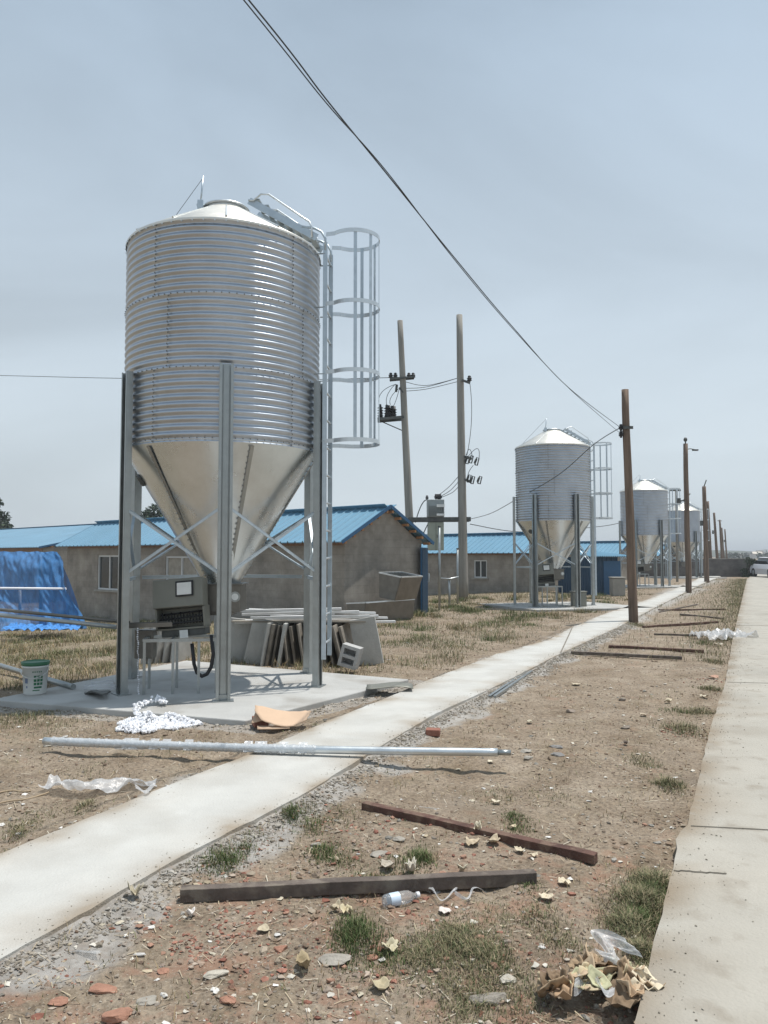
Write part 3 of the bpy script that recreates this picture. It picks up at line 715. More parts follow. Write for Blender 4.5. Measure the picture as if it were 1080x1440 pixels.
# transformer poles
P1, t1 = pole(581, 0, (562.5, 451), 30.6, .18, .11, 'left pale concrete pole of the transformer pair, carrying a platform of switches', 'concpole', 'concrete poles of the transformer')
P2, t2 = pole(652, 838, (646, 443), None, .19, .12, 'right pale concrete pole of the transformer pair, with fuse cutouts on its right side', 'concpole', 'concrete poles of the transformer')
def at1(u, v, dy=0): return D(u, v, 30.6) - P1.location + Vector((0, dy, 0))
def at2(u, v, dy=0): return D(u, v, P2.location.y) - P2.location + Vector((0, dy, 0))
k = MB(); k.bar(at1(548, 534, -.15), at1(582, 531, -.15), .07, .07); k.bar(at1(548, 534, .15), at1(582, 531, .15), .07, .07); k.build('crossarm', M['dkmetal'], P1)
for u in (549.5, 556, 575, 581): insulator(P1, at1(u, 533, 0), 1.7)
k = MB(); k.bar(at1(561, 546, -.1), at1(567, 553, -.1), .06, .06); k.tube([at1(557, 551), at1(558, 541)], .05, 8); k.build('side_bracket', M['dkmetal'], P1)
k = MB(); k.bar(at1(531, 591, -.3), at1(568, 588, -.3), .05, .10); k.bar(at1(531, 591, .3), at1(568, 588, .3), .05, .10); k.bar(at1(533, 590, 0), at1(552, 588, 0), .6, .03); k.tube([at1(537, 593, 0), at1(567, 606, 0)], .022, 6); k.bar(at1(566, 589, 0), at1(566.5, 607, 0), .06, .05); k.build('switch_platform', M['dkmetal'], P1)
for i, u in enumerate((535, 544, 547, 551, 554)):
    k = MB(); z = 589 - (i % 2)
    k.tube([at1(u, z, -.2 + .1 * i), at1(u + .3, 580, -.2 + .1 * i), at1(u - .6 + i * .3, 570, -.2 + .1 * i)], [.10, .07, .05], 8)
    for q in range(4): k.tube([at1(u, 586 - q * 3.6, -.2 + .1 * i), at1(u, 585 - q * 3.6, -.2 + .1 * i)], [.13, .09], 8)
    k.build('switch', M['black'], P1)
for (a, m_, b_) in (((557, 541), (527, 550), (534, 572)), ((556, 541), (540, 556), (544, 571)), ((560, 548), (545, 560), (549, 570)), ((562, 545), (557, 566), (553, 572))):
    k = MB(); k.tube([at1(a[0] + (m_[0] - a[0]) * t * 2 * (1 - t) + (b_[0] - a[0]) * t * t, 0, 0).xy.to_3d() * 0 + at1((1 - t) ** 2 * a[0] + 2 * t * (1 - t) * m_[0] + t * t * b_[0], (1 - t) ** 2 * a[1] + 2 * t * (1 - t) * m_[1] + t * t * b_[1], -.1) for t in np.linspace(0, 1, 12)], .012, 5); k.build('jumper', M['wire'], P1)
k = MB(); k.bar(at2(649, 536, -.18), at2(660, 540, -.18), .07, .08); k.build('crossarm', M['dkmetal'], P2)
insulator(P2, at2(659.5, 539, -.15), 1.8)
for (u0, v0) in ((651, 648), (651, 680)):
    k = MB(); k.bar(at2(u0, v0 - 6, -.1), at2(u0 + 12, v0 - 2, -.1), .07, .08); k.build('cutout_arm', M['dkmetal'], P2)
for (u, v) in ((654, 647), (659, 646), (667, 649), (656, 673), (661, 675), (671, 675)):
    k = MB(); a = at2(u, v + 5, -.15); k.tube([a, at2(u + 3, v - 5, -.15), at2(u + 6, v - 4, -.15), at2(u + 3.5, v + 6, -.15), a], .028, 6); k.tube([at2(u, v + 3, -.1), at2(u + 2.4, v - 3, -.1)], .05, 6); k.build('fuse_cutout', M['dkmetal'], P2)
for (a, m_, b_) in (((660, 539), (667, 590), (656, 641)), ((654, 645), (660, 620), (664, 645)), ((656, 645), (676, 618), (673, 645)), ((665, 655), (657, 664), (657, 672))):
    k = MB(); k.tube([at2((1 - t) ** 2 * a[0] + 2 * t * (1 - t) * m_[0] + t * t * b_[0], (1 - t) ** 2 * a[1] + 2 * t * (1 - t) * m_[1] + t * t * b_[1], -.15) for t in np.linspace(0, 1, 12)], .012, 5); k.build('jumper', M['wire'], P2)
# transformer on its beam
dT = 30.2
T0 = D(612, 730, dT)
tx = empty('transformer', T0, 0, 'grey box transformer on a steel beam between the two concrete poles', 'transformer')
def atT(u, v, dy=0): return D(u, v, dT) - T0 + Vector((0, dy, 0))
k = MB()
for dy in (-.26, .26): k.bar(atT(574, 731, dy), atT(661, 730.5, dy), .08, .17)
k.build('beam', M['dkmetal'], tx)
k = MB(); a = atT(600.5, 727.5); b_ = atT(624, 703); k.box((a + b_) / 2, (b_.x - a.x, .6, b_.z - a.z)); tank = k.build('tank', M['tgrey'], tx, bevel=.02)
k = MB()
for i in range(9): k.box((a.x + (i + .5) * (b_.x - a.x) / 9, -.36, (a.z + b_.z) / 2 - .1), (.015, .12, (b_.z - a.z) * .6))
k.build('cooling_fin', M['tgrey'], tank)
k = MB()
for (v0, v1) in ((710, 714), (723, 726)):
    a2 = atT(613, v1, -.44); b2 = atT(624, v0, -.44); k.box((a2 + b2) / 2, (b2.x - a2.x, .02, b2.z - a2.z))
k.build('sign_plate', M['paper'], tank)
for u in (613, 616, 618.5): insulator(tank, atT(u, 703, -.1), 1.5)
insulator(tank, atT(600.5, 703, 0), 1.2)
k = MB(); a = atT(601.5, 774); b_ = atT(623.5, 734.5); k.box((a + b_) / 2, (b_.x - a.x, .5, b_.z - a.z)); cab = k.build('cabinet', M['cabinet'], tx, bevel=.02)
k = MB(); k.box(((a.x + b_.x) / 2, -.256, (a.z + b_.z) / 2), (.012, .012, (b_.z - a.z) * .95)); k.box(((a.x + b_.x) / 2 + .05, -.27, (a.z + b_.z) / 2), (.02, .03, .12)); k.build('door_seam', M['dkmetal'], cab)
for (a, m_, b_) in (((600, 703), (592, 704), (584, 735)), ((601, 738), (596, 748), (592, 758))):
    k = MB(); k.tube([atT((1 - t) ** 2 * a[0] + 2 * t * (1 - t) * m_[0] + t * t * b_[0], (1 - t) ** 2 * a[1] + 2 * t * (1 - t) * m_[1] + t * t * b_[1], -.1) for t in np.linspace(0, 1, 12)], .02, 5); k.build('cable', M['wire'], tx)
# thin posts and rail in front of the transformer
for (u, v0, v1, lab) in ((618, 855, 741, 'tall thin metal post below the transformer, leftmost of three'), (632, 850, 815, 'short thin post below the transformer, middle of three'), (643.5, 846, 772, 'thin post just left of the right concrete pole')):
    b_ = P(u, v0); t_ = D(u, v1, b_.y); o = empty('thin_post', b_, 0, lab, 'post', 'thin posts below the transformer')
    k = MB(); k.tube([(0, 0, -.2), (t_.x - b_.x, 0, t_.z)], .035, 8); k.build('shaft', M['zinc_leg'], o); k = MB(); k.tube([(t_.x - b_.x, 0, t_.z), (t_.x - b_.x, 0, t_.z + .03)], .05, 8); k.build('cap', M['dkmetal'], o)
k = MB(); y = P(632, 850).y - .06; k.tube([D(620, 813, y), D(632, 814, y), D(645, 811, y)], .02, 6); tag(k.build('cross_rail', M['zinc_bright']), 'thin pale rail tied across the three posts below the transformer', 'rail')
# T shaped post beyond third silo
b_ = Vector(((951 - 540) / F * 47, 47, 0)); o = empty('tee_post', b_, 0, 'thin pole with a flat crossbar on top, between the third and fourth silos', 'post')
t_ = D(951, 689.5, 47) - b_; k = MB(); k.tube([(0, 0, -.2), (t_.x, 0, t_.z)], .075, 8); k.build('shaft', M['concpole'], o); k = MB(); k.box((t_.x - .05, 0, t_.z), (.62, .12, .09)); k.build('crossbar', M['dkmetal'], o)
k = MB(); k.tube([(t_.x - .3, 0, t_.z - .9), (.5, 0, t_.z - .6), (.9, 0, t_.z - .2)], .04, 6); k.build('stay', M['dkmetal'], o)

# ------------------------------------------------------------------ wires
def wire(pts, r, name, lab, seg=10):
    k = MB(); P_ = [Vector(p) for p in pts]; out_ = []
    for i in range(len(P_) - 1):                       # Catmull-Rom through the points
        p0 = P_[max(i - 1, 0)]; p1 = P_[i]; p2 = P_[i + 1]; p3 = P_[min(i + 2, len(P_) - 1)]
        for j in range(seg):
            t = j / seg; out_.append(.5 * ((2 * p1) + (p2 - p0) * t + (2 * p0 - 5 * p1 + 4 * p2 - p3) * t * t + (3 * p1 - p0 - 3 * p2 + p3) * t ** 3))
    out_.append(P_[-1]); k.tube(out_, r, 5); o = k.build(name, M['wire']); tag(o, lab, 'wire', 'overhead wires'); return o
za = Vector((PA.location.x + ta.x * .83 - .15, PA.location.y, 4.72))
main = [(-6.5, -7, 5.9), (-2.4, 1.5, 5.35), (-.88, 4.8, 5.2), (-.44, 5.72, 5.09), (.0, 6.63, 5.0), (.78, 8.25, 4.84), (1.73, 10.22, 4.68), (3.26, 13.41, 4.54), za]
wire(main, .0062, 'overhead_wire', 'thicker of two twisted black wires rising from the near brown pole over the viewer')
wire([(p[0] + .022 * math.sin(i * 2.1), p[1], p[2] - .012 + .018 * math.sin(i * 1.7)) if i < 8 else (p[0], p[1], p[2] - .15) for i, p in enumerate(main)], .005, 'overhead_wire', 'thinner of two twisted black wires from the near brown pole over the viewer')
wire([za, D(835, 625, 20.5), D(785, 668, 22), D(725, 703, 25), D(690, 722, 28), D(661, 730, 30)], .011, 'overhead_wire', 'thin wire from the near brown pole across the second silo to the transformer')
wire([D(661, 737, 30), D(735, 748, 34), D(828, 742, 38), D(880, 733, 42), D(961, 706, 47)], .016, 'overhead_wire', 'thin wire passing low behind the second silo from the transformer to the far poles')
for (v0, v1, v2, lab) in ((531, 541, 531, 'uppermost'), (540, 543, 531, 'middle'), (544, 546, 536, 'lowest')):
    wire([D(570, v0 + 6, 30.6), D(600, v1 + 1, 30.3), D(646, v2, 30)], .012, 'overhead_wire', lab + ' of three thin wires between the two concrete poles')
for i, (u, v) in enumerate(((613, 699), (616, 700), (619, 700))):
    wire([D(u, v, 30), D(u + 18, v - 14 + i * 3, 30), D(649, 665 + i * 7, 29.9)], .012, 'overhead_wire', ('left', 'middle', 'right')[i] + ' of three curved leads from the transformer top up to the concrete pole')
wire([D(-150, 525, 44), D(0, 528, 40), D(172, 532, 36), D(400, 534, 33), D(549, 531, 30.7)], .014, 'overhead_wire', 'thin wire from the left edge, behind the nearest silo, to the left concrete pole')

# ------------------------------------------------------------------ far wall, car, hedge, hills
k = MB(); k.box((0, 0, .38), (13.4, .26, 1.96)); o = k.build('wall_body', M['gwall']); o.location = (0, 0, 0)
root = empty('brick_wall', (20.75, 58, -.1), 0, 'low dark grey brick wall closing the yard at the far end of the path', 'wall'); o.parent = root
k = MB(); k.box((0, 0, 1.39), (13.5, .34, .06)); k.build('coping', M['plasterpatch'], root)
k = MB(); k.box((6.75, 0, .42), (.36, .40, 2.0)); k.build('pier', M['gwall'], root)

def leaves(n_, centers, size, seed, tone=(.5, 1.5)):
    r = np.random.default_rng(seed); C_ = np.array(centers); idx = r.integers(0, len(C_), n_)
    d = r.normal(size=(n_, 3)); d /= np.linalg.norm(d, axis=1)[:, None]; rad = C_[idx, 3] * r.random(n_) ** .4
    c = C_[idx, :3] + d * rad[:, None] * np.array([1, 1, .8])
    a = r.normal(size=(n_, 3)); a /= np.linalg.norm(a, axis=1)[:, None]; b_ = np.cross(a, r.normal(size=(n_, 3))); b_ /= np.linalg.norm(b_, axis=1)[:, None]
    s = size * (.6 + .8 * r.random(n_))[:, None]
    V_ = np.stack([c - a * s, c - b_ * s * .5, c + a * s, c + b_ * s * .5], 1).reshape(-1, 3); F_ = np.arange(4 * n_).reshape(-1, 4)
    tn = np.repeat(tone[0] + (tone[1] - tone[0]) * r.random(n_), 4); return V_, F_, np.stack([tn, tn, tn * .9], 1)
def tree(u, d, hh, r_, seed, label, n_=2600, z0=-.6, cat='tree', name='round_tree'):
    root = empty(name, ((u - 540) / F * d, d, z0), 0, label, cat, 'trees behind the barns' if cat == 'tree' else None); rr = random.Random(seed)
    cs = []
    for i in range(16):
        a = rr.random() * 2 * PI; q = rr.random() ** .5 * r_ * .75; cs.append((q * math.cos(a), q * math.sin(a), hh - r_ * 1.7 * rr.random() - .2 * q, r_ * (.22 + .22 * rr.random())))
    V_, F_, T_ = leaves(n_, cs, r_ * .085, seed); o = npmesh('crown', V_, F_, M['foliage'], T_); o.parent = root
    k = MB(); k.tube([(0, 0, 0), (.05 * hh * .2, 0, hh * .5), (0, 0, hh * .8)], [.05 * r_ + .06, .04 * r_ + .03, .03], 8)
    for c in cs[:7]: k.tube([(0, 0, hh * .45), (c[0] * .5, c[1] * .5, (hh * .45 + c[2]) / 2 + .1), c[:3]], [.04 * r_ + .02, .03, .015], 5)
    k.build('trunk', M['bark'], root); return root
tree(-12, 62, 7.0, 2.3, 3, 'dark tree at the left edge rising behind the pale blue roof')
tree(211, 62, 6.5, 1.6, 4, 'small dark tree crown showing over the blue roof between the legs of the nearest silo')
tree(1053, 57, 1.3, .8, 5, 'dark bush in the gap between the brick wall and the parked car', 1800, -.1, 'bush', 'dark_bush')
for (u, w_) in ((640, .5), (700, .6)): pass

# car: nose towards the viewer
car = empty('parked_car', (27.6, 54.6, 0.01), R(-4), 'white car parked at the far end of the road at the right edge', 'car')
def sec(y, zt, hw_, zb): return [(-hw_, y, zb), (-hw_ * 1.0, y, zb + (zt - zb) * .55), (-hw_ * .86, y, zt), (hw_ * .86, y, zt), (hw_, y, zb + (zt - zb) * .55), (hw_, y, zb)]
def loft(secs, name, m, parent):
    k = MB(); vs = [p for s in secs for p in s]; n_ = 6; fs = []
    for i in range(len(secs) - 1):
        for j in range(n_): fs.append((i * n_ + j, i * n_ + (j + 1) % n_, (i + 1) * n_ + (j + 1) % n_, (i + 1) * n_ + j))
    fs += [tuple(reversed(range(n_))), tuple(range((len(secs) - 1) * n_, len(secs) * n_))]; k.add(vs, fs); return k.build(name, m, parent, bevel=.03)
loft([sec(-2.1, .62, .72, .28), sec(-2.0, .74, .82, .22), sec(-1.0, .90, .86, .2), (sec(1.5, .92, .86, .2)), sec(2.1, .85, .8, .25)], 'body', M['car'], car)
loft([sec(-1.05, .93, .74, .88), sec(-.45, 1.34, .64, .88), sec(1.0, 1.36, .64, .88), sec(1.75, .95, .72, .88)], 'windows', M['glass'], car)
loft([sec(-.42, 1.40, .60, 1.345), sec(.95, 1.42, .60, 1.365)], 'car_roof', M['car'], car)
for x in (-.78, .78):
    for y in (-1.35, 1.3):
        k = MB(); k.tube([(x - .09, y, .31), (x + .09, y, .31)], .31, 20); o = k.build('wheel', M['tyre'], car); k = MB(); k.tube([(x - .10, y, .31), (x + .10, y, .31)], .18, 12); k.build('rim', M['rail'], o)
    k = MB(); k.box((x * .78, -2.12, .60), (.26, .06, .12)); k.build('headlight', M['lens'], car, bevel=.02)
k = MB(); k.box((0, -2.13, .42), (.9, .05, .16)); k.build('grille', M['black'], car)
k = MB(); k.box((0, -2.08, .28), (1.5, .16, .14)); k.build('bumper', M['dkmetal'], car, bevel=.02)

hm = mat('far_hills', (.07, .085, .06), .95, 0, .3, .03)
def ridge(y0, hgt, seed, name):
    k = MB(); n_ = 160; x0, x1 = -1100, 1500; dp = 90
    k.grid(lambda s, t: (x0 + (x1 - x0) * s, y0 + dp * 2 * (t - .5), -.2 + (1 - (2 * t - 1) ** 2) * hgt * (.35 + .65 * abs(noise.fractal(Vector((s * 14, seed, 0)), 1, 2, 5)) * 1.6)), n_, 7)
    tag(k.build(name, hm), kind='structure')
ridge(620, 5.5, 1.3, 'hills'); ridge(1250, 12, 5.1, 'hills')
# far village houses
wm = mat('far_house_wall', (.55, .53, .5), .9)
for i, (u, d, ww, hh) in enumerate(((1063, 330, 4, 3.0), (1067.5, 345, 3.5, 3.6), (1040, 360, 6, 2.6), (1050, 420, 8, 3.0), (1032, 430, 6, 2.8), (1073, 400, 7, 2.8))):
    root = empty('far_house', ((u - 540) / F * d, d, -.1), R(20 * i), ('small white house far away above the car roof', 'slightly taller white house far away above the car', 'tiny far house just right of the end poles', 'wide low far house above the gap in the wall', 'tiny far house nearest the rightmost distant pole', 'far house at the right edge of the horizon')[i], 'house', 'houses on the horizon')
    k = MB(); k.box((0, 0, hh * .35), (ww, ww * .6, hh * .7)); k.build('wall', wm, root)
    k = MB(); k.add([(-ww / 2 - .2, -ww * .34, hh * .7), (ww / 2 + .2, -ww * .34, hh * .7), (ww / 2 + .2, ww * .34, hh * .7), (-ww / 2 - .2, ww * .34, hh * .7), (-ww / 2, 0, hh), (ww / 2, 0, hh)], [(0, 1, 5, 4), (2, 3, 4, 5), (0, 4, 3), (1, 2, 5), (0, 3, 2, 1)]); k.build('roof', M['trough'], root)
# far tree belt: one mass nobody could count
cs = []
rr = random.Random(11)
for i in range(420):
    u = rr.uniform(-80, 1200); d = rr.uniform(260, 520); cs.append(((u - 540) / F * d, d, rr.uniform(.2, 1.4), rr.uniform(1.2, 2.6)))
V_, F_, T_ = leaves(26000, cs, .55, 8); o = npmesh('far_woods', V_, F_, M['foliage'], T_); tag(o, 'faint belt of far trees along the horizon', 'woods', None, 'stuff')

# ------------------------------------------------------------------ equipment under the nearest silo
# control unit (tilted cabinet on a stand)
cu = empty('control_cabinet', P(262, 968), R(-6), 'dark grey tilted control cabinet with small white screen under the nearest silo', 'control cabinet')
cu.location.z = 0; cu.location.x += .09; cu.rotation_euler = (0, R(-5), R(-6))
rt = Matrix.Rotation(R(-9), 3, 'X')
sx_ = .0
def cv(u, v, dy=0): return D(u, v, cu.location.y) - cu.location + Vector((0, dy, 0))
k = MB(); a = cv(228, 852); b_ = cv(301, 815); c = (a + b_) / 2; k.box(c, (b_.x - a.x, .20, b_.z - a.z + .03), rt); body = k.build('body', M['panel'], cu, bevel=.012)
k = MB(); a = cv(231, 882); b_ = cv(300, 853); c = (a + b_) / 2; k.box(c + Vector((0, .1, 0)), (b_.x - a.x, .02, b_.z - a.z)); 
for x in (a.x, b_.x): k.box((x, 0, c.z), (.02, .2, b_.z - a.z))
k.box((c.x, 0, a.z), (b_.x - a.x + .02, .2, .02)); k.build('lower_bay', M['panel'], cu)
k = MB()
for i in range(3): k.tube([(a.x, -.08 + .05 * i, a.z + .06 + .055 * i), (b_.x, -.08 + .05 * i, a.z + .08 + .055 * i)], .012, 6)
for i in range(14): k.tube([(a.x + .05 + i * .038, -.03, b_.z - .05 - .02 * (i % 3)), (a.x + .06 + i * .038, -.05, a.z + .05)], .008, 5)
k.build('wiring', M['black'], cu)
k = MB(); a = cv(265, 835, -.125); b_ = cv(286, 818, -.105); k.box((a + b_) / 2, (b_.x - a.x, .012, b_.z - a.z), rt); scr = k.build('screen', M['paper'], cu, bevel=.004)
k = MB(); k.box((a + b_) / 2 + Vector((0, .006, 0)), (b_.x - a.x + .04, .012, b_.z - a.z + .04), rt); k.build('screen_frame', M['black'], scr, bevel=.004)
k = MB(); a = cv(264, 895, -.12); b_ = cv(276, 884, -.12); k.box((a + b_) / 2, (b_.x - a.x, .006, b_.z - a.z)); k.build('label_card', M['paper'], cu)
k = MB(); a = cv(236, 893); b_ = cv(300, 883); k.box((a + b_) / 2, (b_.x - a.x, .17, b_.z - a.z)); k.build('gearbox', M['dkmetal'], cu, bevel=.01)
# stand
st = empty('work_stand', P(262, 972), R(9), 'low bare metal stand with thin legs carrying the control cabinet', 'stand')
def sv(u, v, dy=0): return D(u, v, st.location.y) - st.location + Vector((0, dy, 0))
ztop = sv(262, 898).z
k = MB()
xa, xb = sv(207, 900).x, sv(306, 900).x
for dy in (-.16, .26): k.bar((xa, dy, ztop), (xb, dy, ztop), .035, .035)
for x in (xa, (xa + xb) / 2 - .1, xb): k.bar((x, -.14, ztop), (x, .24, ztop), .033, .031)
k.build('top_frame', M['zinc_leg'], st)
for x in (xa + .01, xa + .33, xa + .62, xb - .01):
    for dy in ((-.16,) if x > xa + .4 and x < xb - .1 else (-.16, .26)):
        k = MB(); k.box((x, dy, ztop / 2 - .01), (.03, .03, ztop - .02)); k.build('leg', M['zinc_leg'], st)
# black hose
k = MB(); pts = [D(x, v, 9.0) for x, v in ((297, 893), (300, 920), (297, 938), (291, 948), (284, 951), (277, 946), (273, 934), (270, 905))]
k.tube([pts[0].lerp(pts[0], 0)] + pts[1:], .022, 8); tag(k.build('black_hose', M['black']), 'thick black hose hanging in a loop below the control cabinet', 'hose')
# auger tray reaching left
k = MB(); a = D(-120, 853, 9.6); b_ = D(178, 883, 9.15); c = D(232, 881, 9.15)
at_ = empty('feed_tube', (0, 0, 0), 0, 'long thin metal feed tube from the left edge to the nearest silo', 'feed tube')
k.tube([a, b_], .026, 12); k.build('tube', M['zinc_leg'], at_); k = MB(); k.tube([a + Vector((0, .1, .055)), b_ + Vector((0, .1, .055))], .02, 10); k.build('upper_tube', M['trough'], at_)
k = MB(); k.bar(b_ + Vector((-.1, .05, 0)), c + Vector((.1, .05, .01)), .20, .012)
k.bar(b_ + Vector((-.1, -.05, .02)), c + Vector((.1, -.05, .03)), .012, .05); k.bar(b_ + Vector((-.1, .15, .02)), c + Vector((.1, .15, .03)), .012, .05); k.build('tray', M['trough'], at_)
k = MB(); k.box(D(205, 905, 9.35), (.22, .18, .34)); tag(k.build('motor_box', M['trough'], bevel=.01), 'plain weathered metal box behind the end of the feed tube', 'box')

for (c_, src, lab) in ((Vector((5.15, 24.0, 0)), cu, 'control cabinet under the second silo'), (Vector((13.1, 39.3, 0)), cu, 'control cabinet under the third silo'), (Vector((5.15, 24.0, 0)), st, 'metal stand with thin legs under the second silo'), (Vector((13.1, 39.3, 0)), st, 'metal stand with thin legs under the third silo')):
    c = copy_tree(src); c.location = (c_.x, c_.y, 0); c['label'] = lab; c['group'] = src['group'] = 'equipment under the silo cones'
k = MB(); k.box((0, 0, .22), (.42, .34, .44)); k.box((0, 0, .455), (.46, .38, .03)); k.tube([(0, 0, .47), (0, 0, .56)], .05, 10); o = k.build('feed_bin', M['panel'], bevel=.01); o.location = (6.05, 24.0, 0); tag(o, 'small grey bin standing between the front legs of the second silo', 'bin')
# white plastic chain: hanging strand and heaped coil
def bead_mesh(pts, name, m, s0=.02, seed=1):
    r = np.random.default_rng(seed); ico = np.array([(0, 0, 1), (.9, 0, .3), (.28, .85, .3), (-.7, .5, .3), (-.7, -.5, .3), (.28, -.85, .3), (0, 0, -.8)], float)
    fc = np.array([(0, 1, 2), (0, 2, 3), (0, 3, 4), (0, 4, 5), (0, 5, 1), (6, 2, 1), (6, 3, 2), (6, 4, 3), (6, 5, 4), (6, 1, 5)])
    Vs = []; Fs = []
    for i, p in enumerate(pts):
        ax = r.normal(size=(3, 3)); qm, _ = np.linalg.qr(ax); v = (ico * (1 + .55 * (r.random((7, 3)) - .5))) @ qm * s0 * (.7 + .6 * r.random()); Vs.append(v + np.array(p)); Fs.append(fc + 7 * i)
    return npmesh(name, np.concatenate(Vs), np.concatenate(Fs), m)
ch = empty('plastic_chain', P(215, 1020), 0, 'white knobbly plastic chain heaped on the dirt, one strand hanging above', 'chain')
o0 = ch.location.copy(); pts = []; rr = random.Random(5)
hp0 = P(215, 1022, -.06)
for i in range(2100):
    a = rr.random() * 2 * PI; q = rr.random() ** .6; lob = 1 + .22 * math.sin(3 * a + 1) + .12 * math.sin(7 * a); x = .35 * q * lob * math.cos(a); y = .24 * q * lob * math.sin(a)
    zt = .125 * (1 - q ** 1.6) * (.75 + .9 * noise.noise(Vector((x * 7, y * 7, 2)))) + .015
    pts.append((hp0.x + x - o0.x, hp0.y + y - o0.y, hp0.z + zt * (rr.random() ** .35)))
o = bead_mesh(pts, 'heap', M['white'], .019); o.parent = ch
pts = []
tr_ = [P(195, 1010, 0), P(190, 999, .02), P(205, 990, .03), P(222, 987, .03), P(232, 991, .02), P(226, 986, .02)]
for i in range(len(tr_) - 1):
    for j in range(24):
        q = tr_[i].lerp(tr_[i + 1], j / 24); pts.append((q.x - o0.x + rr.gauss(0, .02), q.y - o0.y + rr.gauss(0, .02), q.z + abs(rr.gauss(0, .02)) + .01))
o = bead_mesh(pts, 'trail', M['white'], .018, 2); o.parent = ch
pts = []; a = D(193.5, 884, 9.0); b_ = D(195, 985, 8.9)
for j in range(36): q = a.lerp(b_, j / 35); pts.append(tuple(q - o0 + Vector((.004 * math.sin(j), 0, 0))))
o = bead_mesh(pts, 'hanging_strand', M['white'], .013, 3); o.parent = ch

# bucket
bk = empty('bucket', P(49, 975), R(12), 'white plastic bucket with dark green lid, on the left end of the pad', 'bucket')
H = .355; k = MB(); k.lathe([(.0, .0), (.118, 0), (.122, .01), (.140, H - .05), (.147, H - .05), (.147, H - .03), (.142, H - .03), (.143, H)], 36); k.build('tub', M['bucket'], bk)
k = MB(); k.lathe([(.146, H - .028), (.153, H - .02), (.155, H + .012), (.146, H + .016), (.140, H + .008), (0, H + .008)], 36); k.build('lid', M['green'], bk)
k = MB()
def onb(a, z, w_, h, off=.0015):
    r_ = .120 + (z / (H - .05)) * .02 + off; n_ = 5
    vs = []
    for i in range(n_): 
        t = R(a) + (i / (n_ - 1) - .5) * w_ / r_; vs += [(r_ * math.cos(t), r_ * math.sin(t), z - h / 2), ((r_ + h * .065) * math.cos(t), (r_ + h * .065) * math.sin(t), z + h / 2)]
    k.add(vs, [(2 * i, 2 * i + 2, 2 * i + 3, 2 * i + 1) for i in range(n_ - 1)])
for i in range(3):
    for j in range(3): onb(-78 + 15 * j, .205 - .04 * i, .028, .030)
onb(-64, .085, .085, .022); onb(-72, .052, .075, .012)
for i in range(5): onb(-88 + 9 * i, .262, .012, .016)
k.build('printed_text', M['green'], bk); k = MB(); onb(-122, .16, .04, .055); onb(-120, .09, .018, .025); k.build('printed_mark', mat('print_blue', (.15, .2, .3), .5), bk)
k = MB(); k.tube([(.153 * math.cos(t), -.02 - .0 + .153 * math.sin(t) * .0 - .14 * math.sin(t), H - .06 - .10 * math.sin(t)) for t in np.linspace(0, PI, 16)], .0035, 6); k.build('handle', M['bucket'], bk)
# pipe behind bucket, flat dark scrap on pad
k = MB(); k.tube([P(-70, 915, .05), P(40, 948, .03), P(103, 966, .03)], .035, 12); tag(k.build('grey_pipe', M['zinc_leg']), 'grey metal pipe lying behind the bucket at the left edge', 'pipe')
k = MB()
for j in range(5): k.bar(P(119 + j * 3, 975 - j, .01 + .014 * j), P(155 - j * 2, 972 + j, .012 + .014 * j), .07, .012)
tag(k.build('metal_offcut', M['dkmetal']), 'small pile of dark metal offcuts lying on the pad left of the silo leg', 'offcut')
k = MB(); k.tube([P(118, 967, .04), P(165, 965, .05)], .03, 10); k.tube([P(128, 962, .03), P(160, 958, .05)], .025, 10); tag(k.build('plastic_wrapping', M['foil']), 'crumpled clear wrapping beside the leftmost silo leg', 'wrapping')

# ------------------------------------------------------------------ leaning slabs and white battens
G_B = 'boards leaning in a row behind the pad'
def slab(u, d, w_, h, th, lean, yaw, lab, m='slab'):
    x = (u - 540) / F * d
    o = empty('leaning_slab', (x, d, hbase(x, d) + .01), R(yaw), lab, 'slab', G_B)
    k = MB(); k.box((0, 0, h / 2), (w_, th, h)); q = k.build('panel', M[m], o, bevel=.006); q.rotation_euler = (0, R(lean), 0)
    return o
def slab2(u, d, w_, h, th, lean, yaw, lab, m='slab'):
    o = slab(u, d, w_, h, th, 0, yaw, lab, m); o.children[0].rotation_euler = (R(lean), 0, 0); return o
def one(o, m):                                           # plain slab: one object, no part
    return o
B_ = [(348, 11.6, .52, .80, .05, -14, -4, 'slab', 'broad flat grey slab facing the viewer, left end of the leaning row', 0),
      (372, 11.55, .36, .84, .05, -12, -6, 'slab', 'second flat grey slab, overlapping the broad one at its right', 0)]
def lean_board(ub, ut, d, w_, h, th, m, lab, yaw=90):
    b_ = Vector(((ub - 540) / F * d, d, 0)); b_.z = hbase(b_.x, d) - .01; t_ = D(ut, 780, d); dx = t_.x - b_.x
    k = MB(); up = Vector((dx, .0, h)).normalized(); 
    a = b_ + up * (h / 2); side = Vector((math.cos(R(yaw)), math.sin(R(yaw)), 0)); side = (side - up * side.dot(up)).normalized(); nn = side.cross(up)
    k.box((0, 0, 0), (w_, th, h), Matrix((side, nn, up)).transposed())
    o = k.build('leaning_board', M[m], None, bevel=.005); o.location = a; tag(o, lab, 'board', G_B); return o
sidelab = ['{} dark board edge counting rightward from the grey slabs'.format(n_) for n_ in ('first', 'second', 'third', 'fourth', 'fifth', 'sixth', 'seventh', 'eighth', 'ninth', 'tenth', 'eleventh', 'twelfth', 'thirteenth', 'fourteenth')]
lean_board(340, 347, 11.95, .66, .68, .05, 'slab', 'broad flat grey slab facing the viewer at the left end of the leaning row', 4)
lean_board(364, 378, 11.75, .45, .70, .05, 'slab', 'second flat grey slab, overlapping the broad one on its right', 6)
us = [382, 387, 393, 399, 418, 427, 436, 446, 456, 466, 476, 484, 492, 500]
